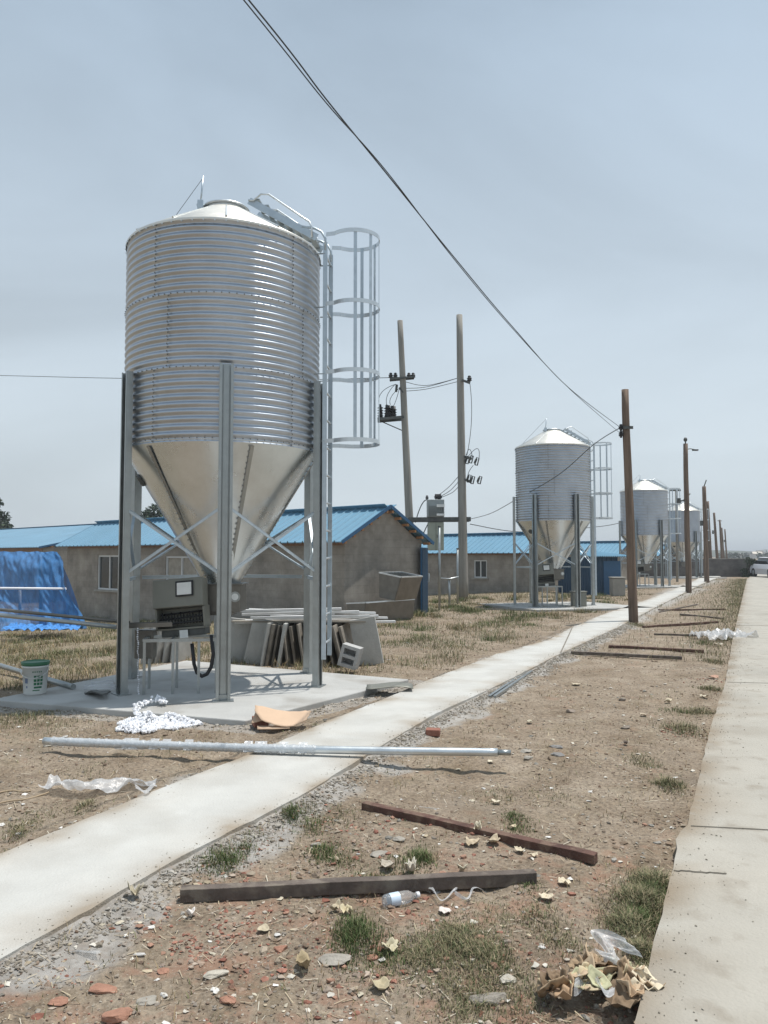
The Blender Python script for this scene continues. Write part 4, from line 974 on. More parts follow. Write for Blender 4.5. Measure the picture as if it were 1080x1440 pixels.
for i, u in enumerate(us):
    s = 9 if i < 4 else (-4 - i * .9)
    lean_board(u, u + s, 11.9 + .07 * (i % 3), .85, .65 - .02 * (i % 3), .030 + .012 * (i % 2), 'slabside' if i % 3 or i > 3 else 'slab', sidelab[i], 78 + 3 * (i % 4))
lean_board(522, 509, 11.75, .40, .72, .045, 'slab', 'pale concrete slab leaning at the right end of the row beside the hollow block', -8)
for i, (u, s) in enumerate(((222, 4), (230, 5), (238, 6), (247, 6), (256, 5))):
    lean_board(u, u + s, 12.0 + .05 * i, .6, .60, .035, 'slab', ('leftmost', 'second', 'third', 'fourth', 'rightmost')[i] + ' of five pale slab edges behind the control stand', 60 + 4 * i)
bat = [((335, 862), (480, 858)), ((340, 867), (505, 862)), ((352, 872), (520, 868)), ((330, 878), (512, 874)), ((345, 876), (532, 868)), ((380, 869), (545, 871)), ((360, 882), (500, 880)), ((400, 880), (556, 876)), ((395, 862), (528, 864)), ((350, 860), (470, 865))]
pos_ = ['topmost', 'second', 'third', 'fourth', 'fifth', 'sixth', 'seventh', 'longest right reaching', 'ninth', 'last']
for i, (a, b_) in enumerate(bat):
    k = MB(); d = 11.55 + .07 * i; zz = .78 + .035 * (9 - i) * .45
    A_ = D(a[0], a[1] - 3, d); Bq = D(b_[0], b_[1] - 2, d + .3); k.bar(A_, Bq, .07, .035)
    o = k.build('white_batten', M['pvc'], bevel=.004); tag(o, pos_[i] + ' white batten of the loose bundle lying on top of the leaning boards', 'batten', 'white battens on the leaning boards')
k = MB(); a = D(330, 884, 12.0); b_ = D(515, 884, 12.0); k.bar((a.x, 11.95, .585), (b_.x, 11.95, .585), .5, .02); tag(k.build('cover_board', M['slabside']), 'long flat board under the white battens on the leaning row', 'board', G_B)

# hollow block and stub
hb = P(489, 938, .0); o = empty('hollow_block', hb, R(-14), 'hollow concrete block with two square holes, tipped on end right of the silo leg', 'concrete block')
k = MB(); w_, h, dp, t_ = .27, .31, .19, .045; rt = Matrix.Rotation(R(15), 3, 'Y')
def bb(c, s): k.box(rt @ Vector(c), s, rt)
for x in (-w_ / 2 + t_ / 2, w_ / 2 - t_ / 2): bb((x, 0, h / 2), (t_, dp, h))
for z in (t_ / 2, h / 2, h - t_ / 2): bb((0, 0, z), (w_ - 2 * t_, dp, t_))
bb((0, dp / 2 - .01, h / 2), (w_ - 2 * t_, .02, h - 2 * t_)); k.build('shell', M['block'], o)
o.location.z += .005
k = MB(); k.box((0, 0, 0), (.26, .14, .16), Matrix.Rotation(R(12), 3, 'Y')); o = k.build('block_stub', M['block'], bevel=.01); o.location = P(519, 934, -.05) + Vector((0, .15, .09)); tag(o, 'broken concrete block piece lying right of the hollow block', 'concrete block')

# ------------------------------------------------------------------ blue net over a pen at the left
nr = empty('net_pen', P(60, 885, -.25), 0, 'pen draped with bright blue mesh netting against the barn at the left edge', 'netted pen')
n0 = nr.location.copy()
def gz(x, y): return hbase(x, y)
TL = D(-130, 775, 20.5); TR = D(80, 776, 20.0); BR_ = D(122, 884, 19.2); BL = D(-130, 890, 19.4)
def netf(s, t):
    top = TL.lerp(TR, s); bot = BL.lerp(BR_, s); p = top.lerp(bot, t ** (1.0 + .25 * s)); f = s ** 3
    p.y -= .10 * math.sin(t * PI) + (.01 + .07 * t * (.2 + f)) * math.sin(s * 95 + 6 * noise.noise(Vector((s * 6, t * 1.5, 8)))) * (.4 + noise.noise(Vector((s * 9, t, 3)))) + .22 * noise.noise(Vector((s * 8, t * 2.2, 0))) + .05 * noise.noise(Vector((s * 40, t * 9, 0))) + .35 * max(0, t - .85)
    p.x += .03 * t * math.sin(s * 46 + t * 3) + .07 * f * math.sin(t * 9); p.z += .03 * max(0, t - .8) * math.sin(s * 160) + .012 * math.sin(s * 60) * (1 - t)
    return p - n0
k = MB(); k.grid(netf, 420, 60); k.build('front_net', M['net'], nr)
TB = TR + Vector((-.9, 1.2, .0))
k = MB(); k.grid(lambda s, t: TR.lerp(TB, s).lerp(BR_.lerp(TB + Vector((-.25, .4, -2.1)), s), t ** 1.25) + Vector((.07 * math.sin(s * 30 + t * 4) * t, .0, 0)) - n0, 60, 40); k.build('side_net', M['net'], nr)
k = MB()                                                 # hem lying on the ground in flat ruffles
k.grid(lambda s, t: D(14 + 106 * s, 884, 19.25) - n0 + Vector((0, -.45 * t + .06 * math.sin(s * 30), .05 + .09 * abs(math.sin(s * 26 + 2 * t)) * (1 - .6 * t) + .05 * noise.noise(Vector((s * 18, t * 5, 4))) - .05 * t)), 200, 14); k.build('net_hem', M['netroll'], nr)
k = MB(); k.tube([D(-140, 826, 19.7) - n0, D(93, 828, 19.5) - n0], .03, 8); k.build('white_bar', M['white'], nr)
for (u, v0, v1) in ((28, 830, 870), (57, 780, 880), (-60, 780, 880)):
    k = MB(); k.tube([D(u, v0, 20.1) - n0, D(u, v1, 20.1) - n0], .04, 8); k.build('post', M['frame'] if u == 28 else M['dkmetal'], nr)
k = MB(); a = D(25, 827, 20.25) - n0; b_ = D(56, 797, 20.25) - n0; k.box((a + b_) / 2, (b_.x - a.x, .03, b_.z - a.z)); k.build('white_board', M['white'], nr)

# ------------------------------------------------------------------ long pipe, beams, scraps
pp = empty('steel_pipe', (0, 0, 0), 0, 'long silver pipe wrapped in torn film, lying across the path in the foreground', 'pipe')
a = P(62, 1042, .04); b_ = P(700, 1058, .075); dr = (b_ - a).normalized()
k = MB(); n_ = 60; k.tube([a.lerp(b_, i / n_) + Vector((0, 0, -.015 * math.sin(PI * i / n_))) for i in range(n_ + 1)], .031, 16); k.build('tube', M['zinc_bright'], pp)
k = MB(); k.tube([b_, b_ + dr * .10], .022, 12); k.build('inner_end', M['zinc_leg'], pp)
k = MB(); rr = random.Random(8)
pts = []; rs = []
for i in range(200):
    t = .02 + .60 * i / 199; pts.append(a.lerp(b_, t) + Vector((0, 0, -.015 * math.sin(PI * t)))); rs.append(.0325 + .005 * rr.random() + (.004 if i % 7 < 2 else 0))
k.tube(pts, rs, 12, False)
for i in range(10):
    t = rr.uniform(.05, .6); q = a.lerp(b_, t); k.grid(lambda s, t_: q + Vector((.07 * s, .03 - .075 * t_, .034 * math.cos(t_ * 3.0) + .012 * noise.noise(Vector((s * 5 + i, t_ * 5, 0))))), 6, 8)
k.build('torn_film', M['foil'], pp)
k = MB(); k.tube([P(163, 1053, -.02) + Vector((0, 0, .02)), P(185, 1054, -.02) + Vector((0, 0, .03)), P(205, 1054, -.02) + Vector((0, 0, .02))], [.025, .032, .02], 9); tag(k.build('foam_scrap', M['foil']), 'small twist of white wrapping under the left half of the long pipe', 'scrap')

def timber(a, b_, w_, h, m, lab, z0=None, chan=False):
    a = Vector(a); b_ = Vector(b_); za_ = hz(a.x, a.y); zb_ = hz(b_.x, b_.y)
    a.z = max(za_, -.06) + h / 2 - .004; b_.z = max(zb_, -.06) + h / 2 - .004
    mid = (a + b_) / 2; k = MB(); n_ = 12; up = Vector((0, 0, 1)); d = (b_ - a).normalized(); s = up.cross(d).normalized()
    if chan:
        for (o_, ww, hh) in ((s * 0 + up * (h / 2 - .003), w_, .006), (s * (w_ / 2 - .003) + up * -.003, .006, h - .006), (s * (-w_ / 2 + .003) + up * -.003, .006, h - .006)): k.bar(a + o_ - mid, b_ + o_ - mid, ww, hh)
    else:
        for i in range(n_ + 1):
            q = a.lerp(b_, i / n_) - mid + Vector((0, 0, noise.noise(Vector((i * .5, a.x, 1))) * .004)) + s * noise.noise(Vector((i * .4, a.x, 4))) * .006
            for (y, z) in ((-1, -1), (1, -1), (1, 1), (-1, 1)): k.v.append(tuple(q + s * y * w_ / 2 + up * z * h / 2))
        for i in range(n_):
            for j in range(4): k.f.append((i * 4 + j, i * 4 + (j + 1) % 4, i * 4 + 4 + (j + 1) % 4, i * 4 + 4 + j)); k.sm.append(False)
        k.f += [(3, 2, 1, 0), tuple(n_ * 4 + j for j in range(4))]; k.sm += [False, False]
    o = k.build('rusty_beam' if m == 'rust' else 'timber_beam', M[m], bevel=.003); o.location = mid; tag(o, lab, 'beam', 'beams laid out on the dirt between path and road')
    return o
Z = -.06
timber(P(512, 1140, Z), P(838, 1213, Z), .06, .05, 'rust', 'rusty brown steel beam lying slantwise in the foreground, end pointing at the road')
timber(P(254, 1268, Z), P(753, 1243, Z), .055, .062, 'wood_dark', 'nearest beam, long dark weathered timber beside the plastic bottle')
timber(P(803, 922, Z), P(959, 927, Z), .07, .05, 'wood_dark', 'dark beam beyond the bare dirt, front one of the middle pair')
timber(P(856, 911, Z), P(990, 918, Z), .07, .055, 'rust', 'reddish beam just behind the front one of the middle pair')
timber(P(904, 883, Z), P(1009, 877, Z), .06, .05, 'rust', 'thin brown beam right of the near pole foot')
timber(P(920, 894, Z), P(988, 895, Z), .05, .045, 'wood_dark', 'short dark beam ending at the white plastic by the road')
timber(P(926, 859, Z), P(1020, 858, Z), .07, .05, 'rust', 'farthest thin beam, behind the near pole on its right')
timber(P(957, 865, Z), P(1017, 871, Z), .07, .05, 'wood_dark', 'short slanting dark beam second from the far end')
timber(P(868, 867, Z) + Vector((1.6, 1.3, 0)), P(980, 851, Z), .05, .04, 'wood_dark', 'faint thin beam lying deep among the far litter')
k = MB(); a = P(688, 980, -.03); b_ = P(742, 944, -.03)
for dy in (0, .06): k.bar(a + Vector((dy, 0, .0)), b_ + Vector((dy, 0, 0)), .035, .03)
tag(k.build('edge_rail', M['zinc_leg']), 'pair of thin grey metal strips lying along the right edge of the path', 'metal strip')

def scrap(name, c, r_, m, lab, cat, curl=.04, n_=9, seed=0, asp=1.0, thick=.002, yaw=0, group=None, tone=None, zlift=.01):
    rr = random.Random(seed); k = MB(); c = Vector(c); ph = [rr.uniform(.82, 1.08) for _ in range(n_ * 2)]
    rings = 7; vs = [(0, 0, zlift)]
    for j in range(1, rings + 1):
        for i in range(n_ * 2):
            t = 2 * PI * i / (n_ * 2); q = r_ * j / rings * (1 + (ph[i] - 1) * j / rings); x = q * math.cos(t); y = q * math.sin(t) * asp
            z = curl * (.6 * (x / r_) ** 2 + .75 * noise.noise(Vector((x / r_ * 2.2 + seed, y / r_ * 2.2, seed))) + .3 * abs(math.sin(t * 3 + seed)) * (j / rings) ** 2) + .3 * curl
            vs.append((x, y, max(0, z) + zlift))
    m2 = n_ * 2; fs = [(0, 1 + i, 1 + (i + 1) % m2) for i in range(m2)]
    for j in range(rings - 1): fs += [(1 + j * m2 + i, 1 + (j + 1) * m2 + i, 1 + (j + 1) * m2 + (i + 1) % m2, 1 + j * m2 + (i + 1) % m2) for i in range(m2)]
    k.add(vs, fs, True)
    tn = tone or (1, 1, 1); k.tone = [(*tn, 1)] * len(vs)
    o = k.build(name, M[m], solid=thick); o.location = c; o.rotation_euler = (0, 0, yaw); 
    if lab: tag(o, lab, cat, group)
    return o
def G(u, v): p = P(u, v, -.055); p.z = hz(p.x, p.y); return p
# cardboard
cb = empty('cardboard_sheet', P(398, 1022, -.04), R(8), 'torn brown cardboard sheet lying between the pad and the path', 'cardboard')
ol = [(-.26, -.02), (-.20, -.11), (-.05, -.145), (.10, -.13), (.22, -.07), (.27, .03), (.20, .07), (.02, .09), (-.18, .10), (-.27, .07)]
k = MB(); 
def cz(x, y): return .03 + .05 * (x / .27) ** 2 + .42 * (y + .15) - .02 * math.sin(6 * x)
rings = 6; vs = [(0, 0, cz(0, 0))]
dense = []
for i in range(len(ol)):
    p, q = ol[i], ol[(i + 1) % len(ol)]
    for t in (0, .25, .5, .75): dense.append((p[0] + (q[0] - p[0]) * t + .006 * random.uniform(-1, 1), p[1] + (q[1] - p[1]) * t + .006 * random.uniform(-1, 1)))
nd = len(dense)
for j in range(1, rings + 1):
    for (x, y) in dense: x, y = x * j / rings, y * j / rings; vs.append((x, y, cz(x, y)))
fs = [(0, 1 + i, 1 + (i + 1) % nd) for i in range(nd)]
for j in range(rings - 1): fs += [(1 + j * nd + i, 1 + (j + 1) * nd + i, 1 + (j + 1) * nd + (i + 1) % nd, 1 + j * nd + (i + 1) % nd) for i in range(nd)]
k.add(vs, fs, True); k.build('sheet', M['card'], cb, solid=.006)
k = MB(); k.grid(lambda s, t: (-.30 + .13 * s + .05 * t, -.05 + .17 * t * (1 - .3 * s), .05 + .11 * (1 - s) * t + .03 * s), 8, 8); k.build('flap', M['card'], cb, solid=.005)
k = MB(); k.grid(lambda s, t: (-.24 + .30 * s, -.16 + .05 * t + .03 * abs(s - .5), .035 - .02 * (1 - t)), 10, 3); k.build('lower_edge', M['card'], cb, solid=.005)
k = MB(); c = P(366, 1021, -.05); k.box(c + Vector((0, 0, .045)), (.14, .14, .09), Matrix.Rotation(R(20), 3, 'Z')); tag(k.build('brick', M['brick'], bevel=.008), 'dark red brick half hidden at the left of the cardboard', 'brick')
k = MB(); k.box(P(609, 1034, -.05) + Vector((0, 0, .03)), (.13, .10, .06), Matrix.Rotation(R(-8), 3, 'Z')); tag(k.build('brick', M['brick'], bevel=.007), 'single red half brick on the dirt right of the path, beyond the pipe', 'brick')
# clear plastic sheets
def film(c, L_, W_, seed, name, lab, yaw=0, m='foil', amp=.05):
    k = MB(); k.grid(lambda s, t: ((s - .5) * L_, (t - .5) * W_ * (1 + .35 * math.sin(s * 9 + seed)) + .06 * math.sin(s * 7 + seed), max(.004, amp * (.5 + noise.fractal(Vector((s * L_ * 5, t * W_ * 9, seed)), 1, 2, 4)) + .004)), 70, 22, True)
    o = k.build(name, M[m]); o.location = c; o.rotation_euler = (0, 0, yaw); tag(o, lab, 'plastic'); return o
film(P(138, 1110, -.055), .82, .15, 2.0, 'plastic_sheet', 'crumpled clear plastic sheet on the dirt left of the path', R(-2), amp=.07)
film(P(80, 1352, -.055), .30, .05, 4.0, 'plastic_strip', 'bent clear plastic strip on the dirt at the lower left', R(34), 'clear', .02)
film(P(1016, 897, -.03), 1.1, .65, 6.0, 'plastic_sheet', 'white torn plastic lying on the left edge of the road', R(20), amp=.14)
film(P(206, 1111, .012) , .14, .10, 8, 'plastic_strip', 'small scrap of film on the left edge of the path', R(20), amp=.03)
k = MB(); rr = random.Random(4)
for j, (p, q) in enumerate((((-15, 1120), (48, 1108)), ((-15, 1134), (70, 1112)))):
    k = MB(); a = G(*p); b_ = G(*q); k.tube([a.lerp(b_, t) + Vector((0, .05 * math.sin(t * 5 + j), .012)) for t in np.linspace(0, 1, 16)], .006, 6)
    tag(k.build('straw_cord', mat('cord_tan%d' % j, (.35, .27, .18), .9)), ('upper', 'lower')[j] + ' tan cord running from the left edge to the crumpled plastic sheet', 'cord', 'tan cords at the left edge')
# bottle
bt = empty('plastic_bottle', G(562, 1264) + Vector((0, 0, .034)), R(24), 'clear plastic bottle with pale blue label lying against the nearest timber', 'bottle')
k = MB(); pts = [(-.085, .0), (-.084, .026), (-.07, .031), (.03, .031), (.05, .028), (.075, .013), (.09, .012)]
k.tube([(x, 0, .0) for x, _ in pts], [max(.002, r_) for _, r_ in pts], 20); k.build('shell', M['clear'], bt)
k = MB(); k.tube([(-.055, 0, 0), (-.005, 0, 0)], .0318, 20, False); k.build('label_band', mat('bottle_label', (.55, .66, .78), .4), bt)
k = MB(); k.tube([(.088, 0, 0), (.105, 0, 0)], .014, 12); k.build('bottle_cap', M['white'], bt)
for (u, v, L_, W_, yw, sd, lab) in ((622, 1262, .14, .035, -8, 1.2, 'crumpled strip of clear wrapping right of the plastic bottle'), (662, 1264, .15, .022, 6, 2.7, 'thin torn ribbon of wrapping trailing farther right of the bottle'), (603, 1143, .08, .018, 68, 4.1, 'small bent white strip on the dirt above the rusty beam')):
    film(G(u, v) + Vector((0, 0, .004)), L_, W_, sd, 'wrapping_strip', lab, R(yw), amp=.03)

# dried leaf and paper scraps: the ones one can point at
LS = [(190, 1271, .042, 'curled leaf scrap by the path edge left of the nearest timber', .055, (1.1, 1.1, 1.0)), (268, 1290, .026, 'small white lump on the dirt left of the nearest timber', .03, (1.8, 1.9, 2.2)),
      (626, 1280, .038, 'round pale scrap just below the nearest timber, right of the bottle', .012, (1.7, 1.7, 1.9)), (577, 1222, .045, 'folded pale leaf above the nearest timber beside the small green tuft', .05, (1.5, 1.55, 1.6)),
      (545, 1218, .045, 'crumpled leaf left of the folded pale one', .03, (1.1, 1.1, 1.1)), (650, 1226, .032, 'curled leaf on the far side of the timber near its right third', .035, (1.2, 1.2, 1.1)),
      (672, 1176, .042, 'pale leaf leaning on the rusty beam', .05, (1.4, 1.4, 1.3)), (664, 1190, .05, 'wide yellowish leaf at the foot of the rusty beam', .03, (1.25, 1.15, 1.0)), (694, 1188, .05, 'long curled leaf along the rusty beam', .03, (1.2, 1.1, .95)),
      (731, 1198, .038, 'pale scrap near the right end of the rusty beam, left one', .02, (1.5, 1.45, 1.3)), (750, 1205, .036, 'pale scrap near the right end of the rusty beam, right one', .015, (1.5, 1.45, 1.3)),
      (794, 1242, .038, 'white scrap right of the nearest timber end, upper', .02, (1.6, 1.55, 1.4)), (768, 1266, .042, 'white scrap right of the nearest timber end, lower', .02, (1.6, 1.55, 1.4)),
      (472, 1284, .040, 'tan leaf scrap under the nearest timber at its middle', .03, (1.2, 1.15, 1.0)), (487, 1288, .034, 'second tan leaf scrap under the timber, close to the first', .03, (1.4, 1.35, 1.1)),
      (548, 1338, .042, 'crinkled pale leaf below the bottle', .03, (1.3, 1.3, 1.1)), (427, 1362, .05, 'curled brown leaf at the lower centre', .05, (.9, .8, .6)), (536, 1384, .042, 'flat tan leaf near the bottom centre', .02, (1.1, 1.05, .85)),
      (370, 1309, .036, 'flat beige piece left of the lower green tuft', .01, (1.2, 1.15, 1.0)), (698, 1131, .036, 'pale scrap on the dirt right of the white bent strip', .015, (1.6, 1.6, 1.5)), (722, 1162, .03, 'small pale scrap right of the rusty beam top', .012, (1.5, 1.4, 1.2)),
      (690, 1078 - 6, .03, 'pale fragment beyond the pipe end', .012, (1.6, 1.6, 1.5)), (265, 1208 + 0, .001, None, .01, (1, 1, 1)), (745, 1016, .05, 'pale scrap on bare dirt midway to the middle beams', .02, (1.3, 1.3, 1.2)), (810, 962, .07, 'long pale scrap on the bare dirt before the middle beams', .02, (1.3, 1.25, 1.1)),
      (940, 987, .06, 'pale scrap in the weeds by the road edge', .04, (1.4, 1.35, 1.2)), (990, 980, .06, 'white scrap at the road edge below the plastic', .03, (1.6, 1.6, 1.5)), (1003, 955, .08, 'rust and white litter scrap at the road edge', .03, (1.3, .9, .8)), (905, 1008, .045, 'scrap on the dirt left of the roadside weeds', .02, (1.2, 1.1, 1.0)),
      (1010, 908, .10, 'scrap below the white torn plastic', .05, (1.5, 1.5, 1.5)), (880, 1049, .04, 'dark scrap on open dirt', .03, (.35, .3, .3))]
for i, (u, v, r_, lab, cu_, tn) in enumerate(LS):
    if lab: scrap('leaf_scrap', G(u, v), r_ * .9, 'leaf', lab, 'scrap', cu_, 7 + i % 4, i * 3 + 1, .6 + .4 * ((i * 37) % 10) / 10, .002, i * 1.3, 'pale scraps scattered on the dirt', tn)
# heap of dried leaves at the road
lh = empty('leaf_heap', G(838, 1400), 0, 'heap of large dried cabbage-like leaves by the road edge at the bottom right', 'leaf heap')
rr = random.Random(21)
for i in range(38):
    a = rr.uniform(0, 2 * PI); q = rr.random() ** .6 * .17; o = scrap('leaf', (q * math.cos(a) * 1.15, q * math.sin(a) * .8, .015 + .06 * (1 - q / .17) * rr.random() + .02), rr.uniform(.035, .072), 'leaf', None, None, rr.uniform(.025, .05), 8, 40 + i, rr.uniform(.5, 1), .0025, rr.uniform(0, 6), None, rr.choice(((1.25, 1.05, .85), (.9, .72, .55), (1.25, 1.35, 1.05), (1.7, 1.65, 1.5), (.55, .43, .33), (1.4, 1.3, 1.05), (1.1, .85, .65))))
    o.parent = lh; o.rotation_euler = (rr.uniform(-.7, .7), rr.uniform(-.7, .7), rr.uniform(0, 6))
film(G(858, 1372) + Vector((0, 0, .06)), .17, .10, 3.3, 'plastic_film', 'crumpled clear plastic caught on top of the leaf heap, upper piece', R(30), amp=.07)
film(G(838, 1412) + Vector((0, 0, .05)), .14, .09, 5.3, 'plastic_film', 'crumpled clear plastic caught on the leaf heap, lower piece', R(-20), amp=.07)
# dark flat sheet near pad corner
k = MB(); k.grid(lambda s, t: P(548, 966, .03) + Vector(((s - .5) * .55, (t - .5) * .32, .05 * math.sin(3 * s) * s)), 10, 5); tag(k.build('dark_sheet', M['panel'], solid=.008), 'dark grey flat sheet lying beside the right corner of the pad', 'sheet')

# ------------------------------------------------------------------ loose stones
ICO_V = []; ICO_F = []
import bmesh
bm = bmesh.new(); bmesh.ops.create_icosphere(bm, subdivisions=1, radius=1); ICO_V = np.array([v.co[:] for v in bm.verts]); ICO_F = np.array([[v.index for v in f.verts] for f in bm.faces]); bm.free()
def stones(name, P_, S_, cols, lab, cat, seed, flat=.55, ang=.35):
    r = np.random.default_rng(seed); n_ = len(P_); nv = len(ICO_V)
    Vs = np.empty((n_, nv, 3)); T_ = np.empty((n_, nv, 3)); cols = np.array(cols)
    for i in range(n_):
        v = ICO_V * (1 + ang * (r.random((nv, 1)) - .5) * 2.2); v = v * np.array([1, .55 + .45 * r.random(), flat * (.6 + .8 * r.random())]); a = r.random() * 6.28; c_, s_ = math.cos(a), math.sin(a)
        v = v @ np.array([[c_, s_, 0], [-s_, c_, 0], [0, 0, 1]]) * S_[i]; Vs[i] = v + P_[i]; T_[i] = cols[r.integers(len(cols))] * (.8 + .4 * r.random())
    F_ = (ICO_F[None] + (np.arange(n_) * nv)[:, None, None]).reshape(-1, 3)
    o = npmesh(name, Vs.reshape(-1, 3), F_, M['stone'], T_.reshape(-1, 3)); return tag(o, lab, cat, None, 'stuff')
def blocked(x, y): return xat(Lp, y) - .01 < x < xat(Rp, y) + .01 or x > xat(ROAD, y) - .0 or inpoly(x, y, PAD, .01)
rr = random.Random(77)
# crumbled mortar along both path edges
Pm = []; Sm = []
for _ in range(9500):
    y = 2.6 + 16 * rr.random() ** 1.5; side = rr.random() < .72
    if side: x = xat(Rp, y) + .02 + abs(rr.gauss(0, .11)) * (.7 + .8 * noise.noise(Vector((y * 1.5, 0, 3))) + .3)
    else: x = xat(Lp, y) - .02 - abs(rr.gauss(0, .05))
    if blocked(x, y): continue
    s = .0035 + .011 * rr.random() ** 3.5 + .0005 * y; Pm.append((x, y, hz(x, y) + s * .2)); Sm.append(s)
for _ in range(1400):
    t = rr.random(); a, b_ = rr.choice(((0, 1), (3, 0), (0, 1))); x = PAD[a][0] + (PAD[b_][0] - PAD[a][0]) * t; y = PAD[a][1] + (PAD[b_][1] - PAD[a][1]) * t
    x += rr.gauss(0, .1); y -= abs(rr.gauss(0, .1))
    if blocked(x, y): continue
    s = .005 + .018 * rr.random() ** 3; Pm.append((x, y, hz(x, y) + s * .2)); Sm.append(s)
stones('mortar_crumbs', Pm, Sm, [(.38, .345, .295), (.48, .45, .40), (.27, .24, .20), (.33, .29, .235)], 'grey crumbs of spilled mortar along the path and pad edges', 'rubble', 1)
# dirt clods and pebbles
Pm = []; Sm = []
for _ in range(48000):
    y = 2.2 + 20 * rr.random() ** 2.2; x = rr.uniform(-.62 * y - .5, .62 * y + .5)
    if blocked(x, y): continue
    if rr.random() > .35 + 1.1 * max(0, noise.fractal(Vector((x * 1.3, y * 1.3, 6)), 1, 2, 3) + .3): continue
    s = .0025 + .010 * rr.random() ** 5 + .00045 * y; Pm.append((x, y, hz(x, y) + s * .15)); Sm.append(s)
stones('dirt_clods', Pm, Sm, [(.26, .18, .13), (.33, .25, .19), (.22, .16, .12), (.40, .34, .27), (.5, .45, .38), (.30, .26, .22)], 'small dirt clods and pebbles scattered over the bare ground', 'pebbles', 2)
Pm = []; Sm = []
for _ in range(5200):
    y = 2.3 + 15 * rr.random() ** 1.7; x = rr.uniform(-.62 * y - .3, .6 * y + .3)
    if blocked(x, y) or noise.fractal(Vector((x * 1.0, y * 1.0, 16)), 1, 2, 3) < .12: continue
    s = .007 + .016 * rr.random() ** 2.5 + .0006 * y; Pm.append((x, y, hz(x, y) + s * .1)); Sm.append(s)
stones('soil_lumps', Pm, Sm, [(.27, .20, .145), (.33, .26, .2), (.23, .17, .12), (.42, .35, .27), (.38, .36, .32)], 'broken soil lumps and rubble lying in patches', 'rubble', 12, .5, .5)
# brick rubble in the near left foreground
Pm = []; Sm = []
for _ in range(4200):
    y = 2.35 + 2.6 * rr.random() ** 1.4; x = rr.gauss(-.25, .8)
    if blocked(x, y) or x < xat(Rp, y) + .12: continue
    if noise.noise(Vector((x * 3, y * 3, 2))) < -.12: continue
    s = .004 + .016 * rr.random() ** 5; Pm.append((x, y, hz(x, y) + s * .2)); Sm.append(s)
for (u, v, n_) in ((450, 1155, 50), (1000, 957, 60), (955, 1030, 60), (340, 1300, 80), (290, 1330, 120)):
    c = G(u, v)
    for _ in range(n_): x = c.x + rr.gauss(0, .06 + .01 * c.y); y = c.y + rr.gauss(0, .06 + .01 * c.y); s = .004 + .006 * rr.random() + .0006 * c.y; Pm.append((x, y, hz(x, y) + s * .2)); Sm.append(s)
stones('brick_chips', Pm, Sm, [(.38, .19, .14), (.33, .15, .11), (.42, .25, .18), (.40, .30, .23), (.34, .27, .22), (.45, .37, .30)], 'red brick chips strewn over the near foreground', 'rubble', 3, .5, .5)
# larger stones one can point at
def rock(u, v, s, col, lab, cat='stone', name='stone', seed=0, flat=.5, sx__=1.3, yaw=0.):
    r = np.random.default_rng(seed + 100); bm = bmesh.new(); bmesh.ops.create_icosphere(bm, subdivisions=3, radius=1)
    pl_ = r.normal(size=(16, 3)); pl_ /= np.linalg.norm(pl_, axis=1)[:, None]; dd = .50 + .32 * r.random(16)
    for q in bm.verts:
        c = np.array(q.co[:])
        for n1, d1 in zip(pl_, dd):
            e = c @ n1 - d1
            if e > 0: c = c - n1 * e
        f = 1 + .10 * noise.fractal(Vector(c * 3) + Vector((seed, 0, 0)), 1, 2, 4); q.co = Vector((c[0] * s * sx__, c[1] * s * .8, c[2] * s * flat)) * f
    me = bpy.data.meshes.new(name); bm.to_mesh(me); bm.free(); ca = me.color_attributes.new('tone', 'FLOAT_COLOR', 'POINT'); ca.data.foreach_set('color', np.tile(np.array([*col, 1], np.float32), len(me.vertices)))
    me.materials.append(M['stone']); o = bpy.data.objects.new(name, me); C.objects.link(o); o.location = G(u, v) + Vector((0, 0, s * flat * .35)); o.rotation_euler = (0, 0, yaw); tag(o, lab, cat, 'larger stones on the dirt'); return o
GR = (.42, .39, .34); RD = (.44, .24, .17); PL = (.58, .54, .46)
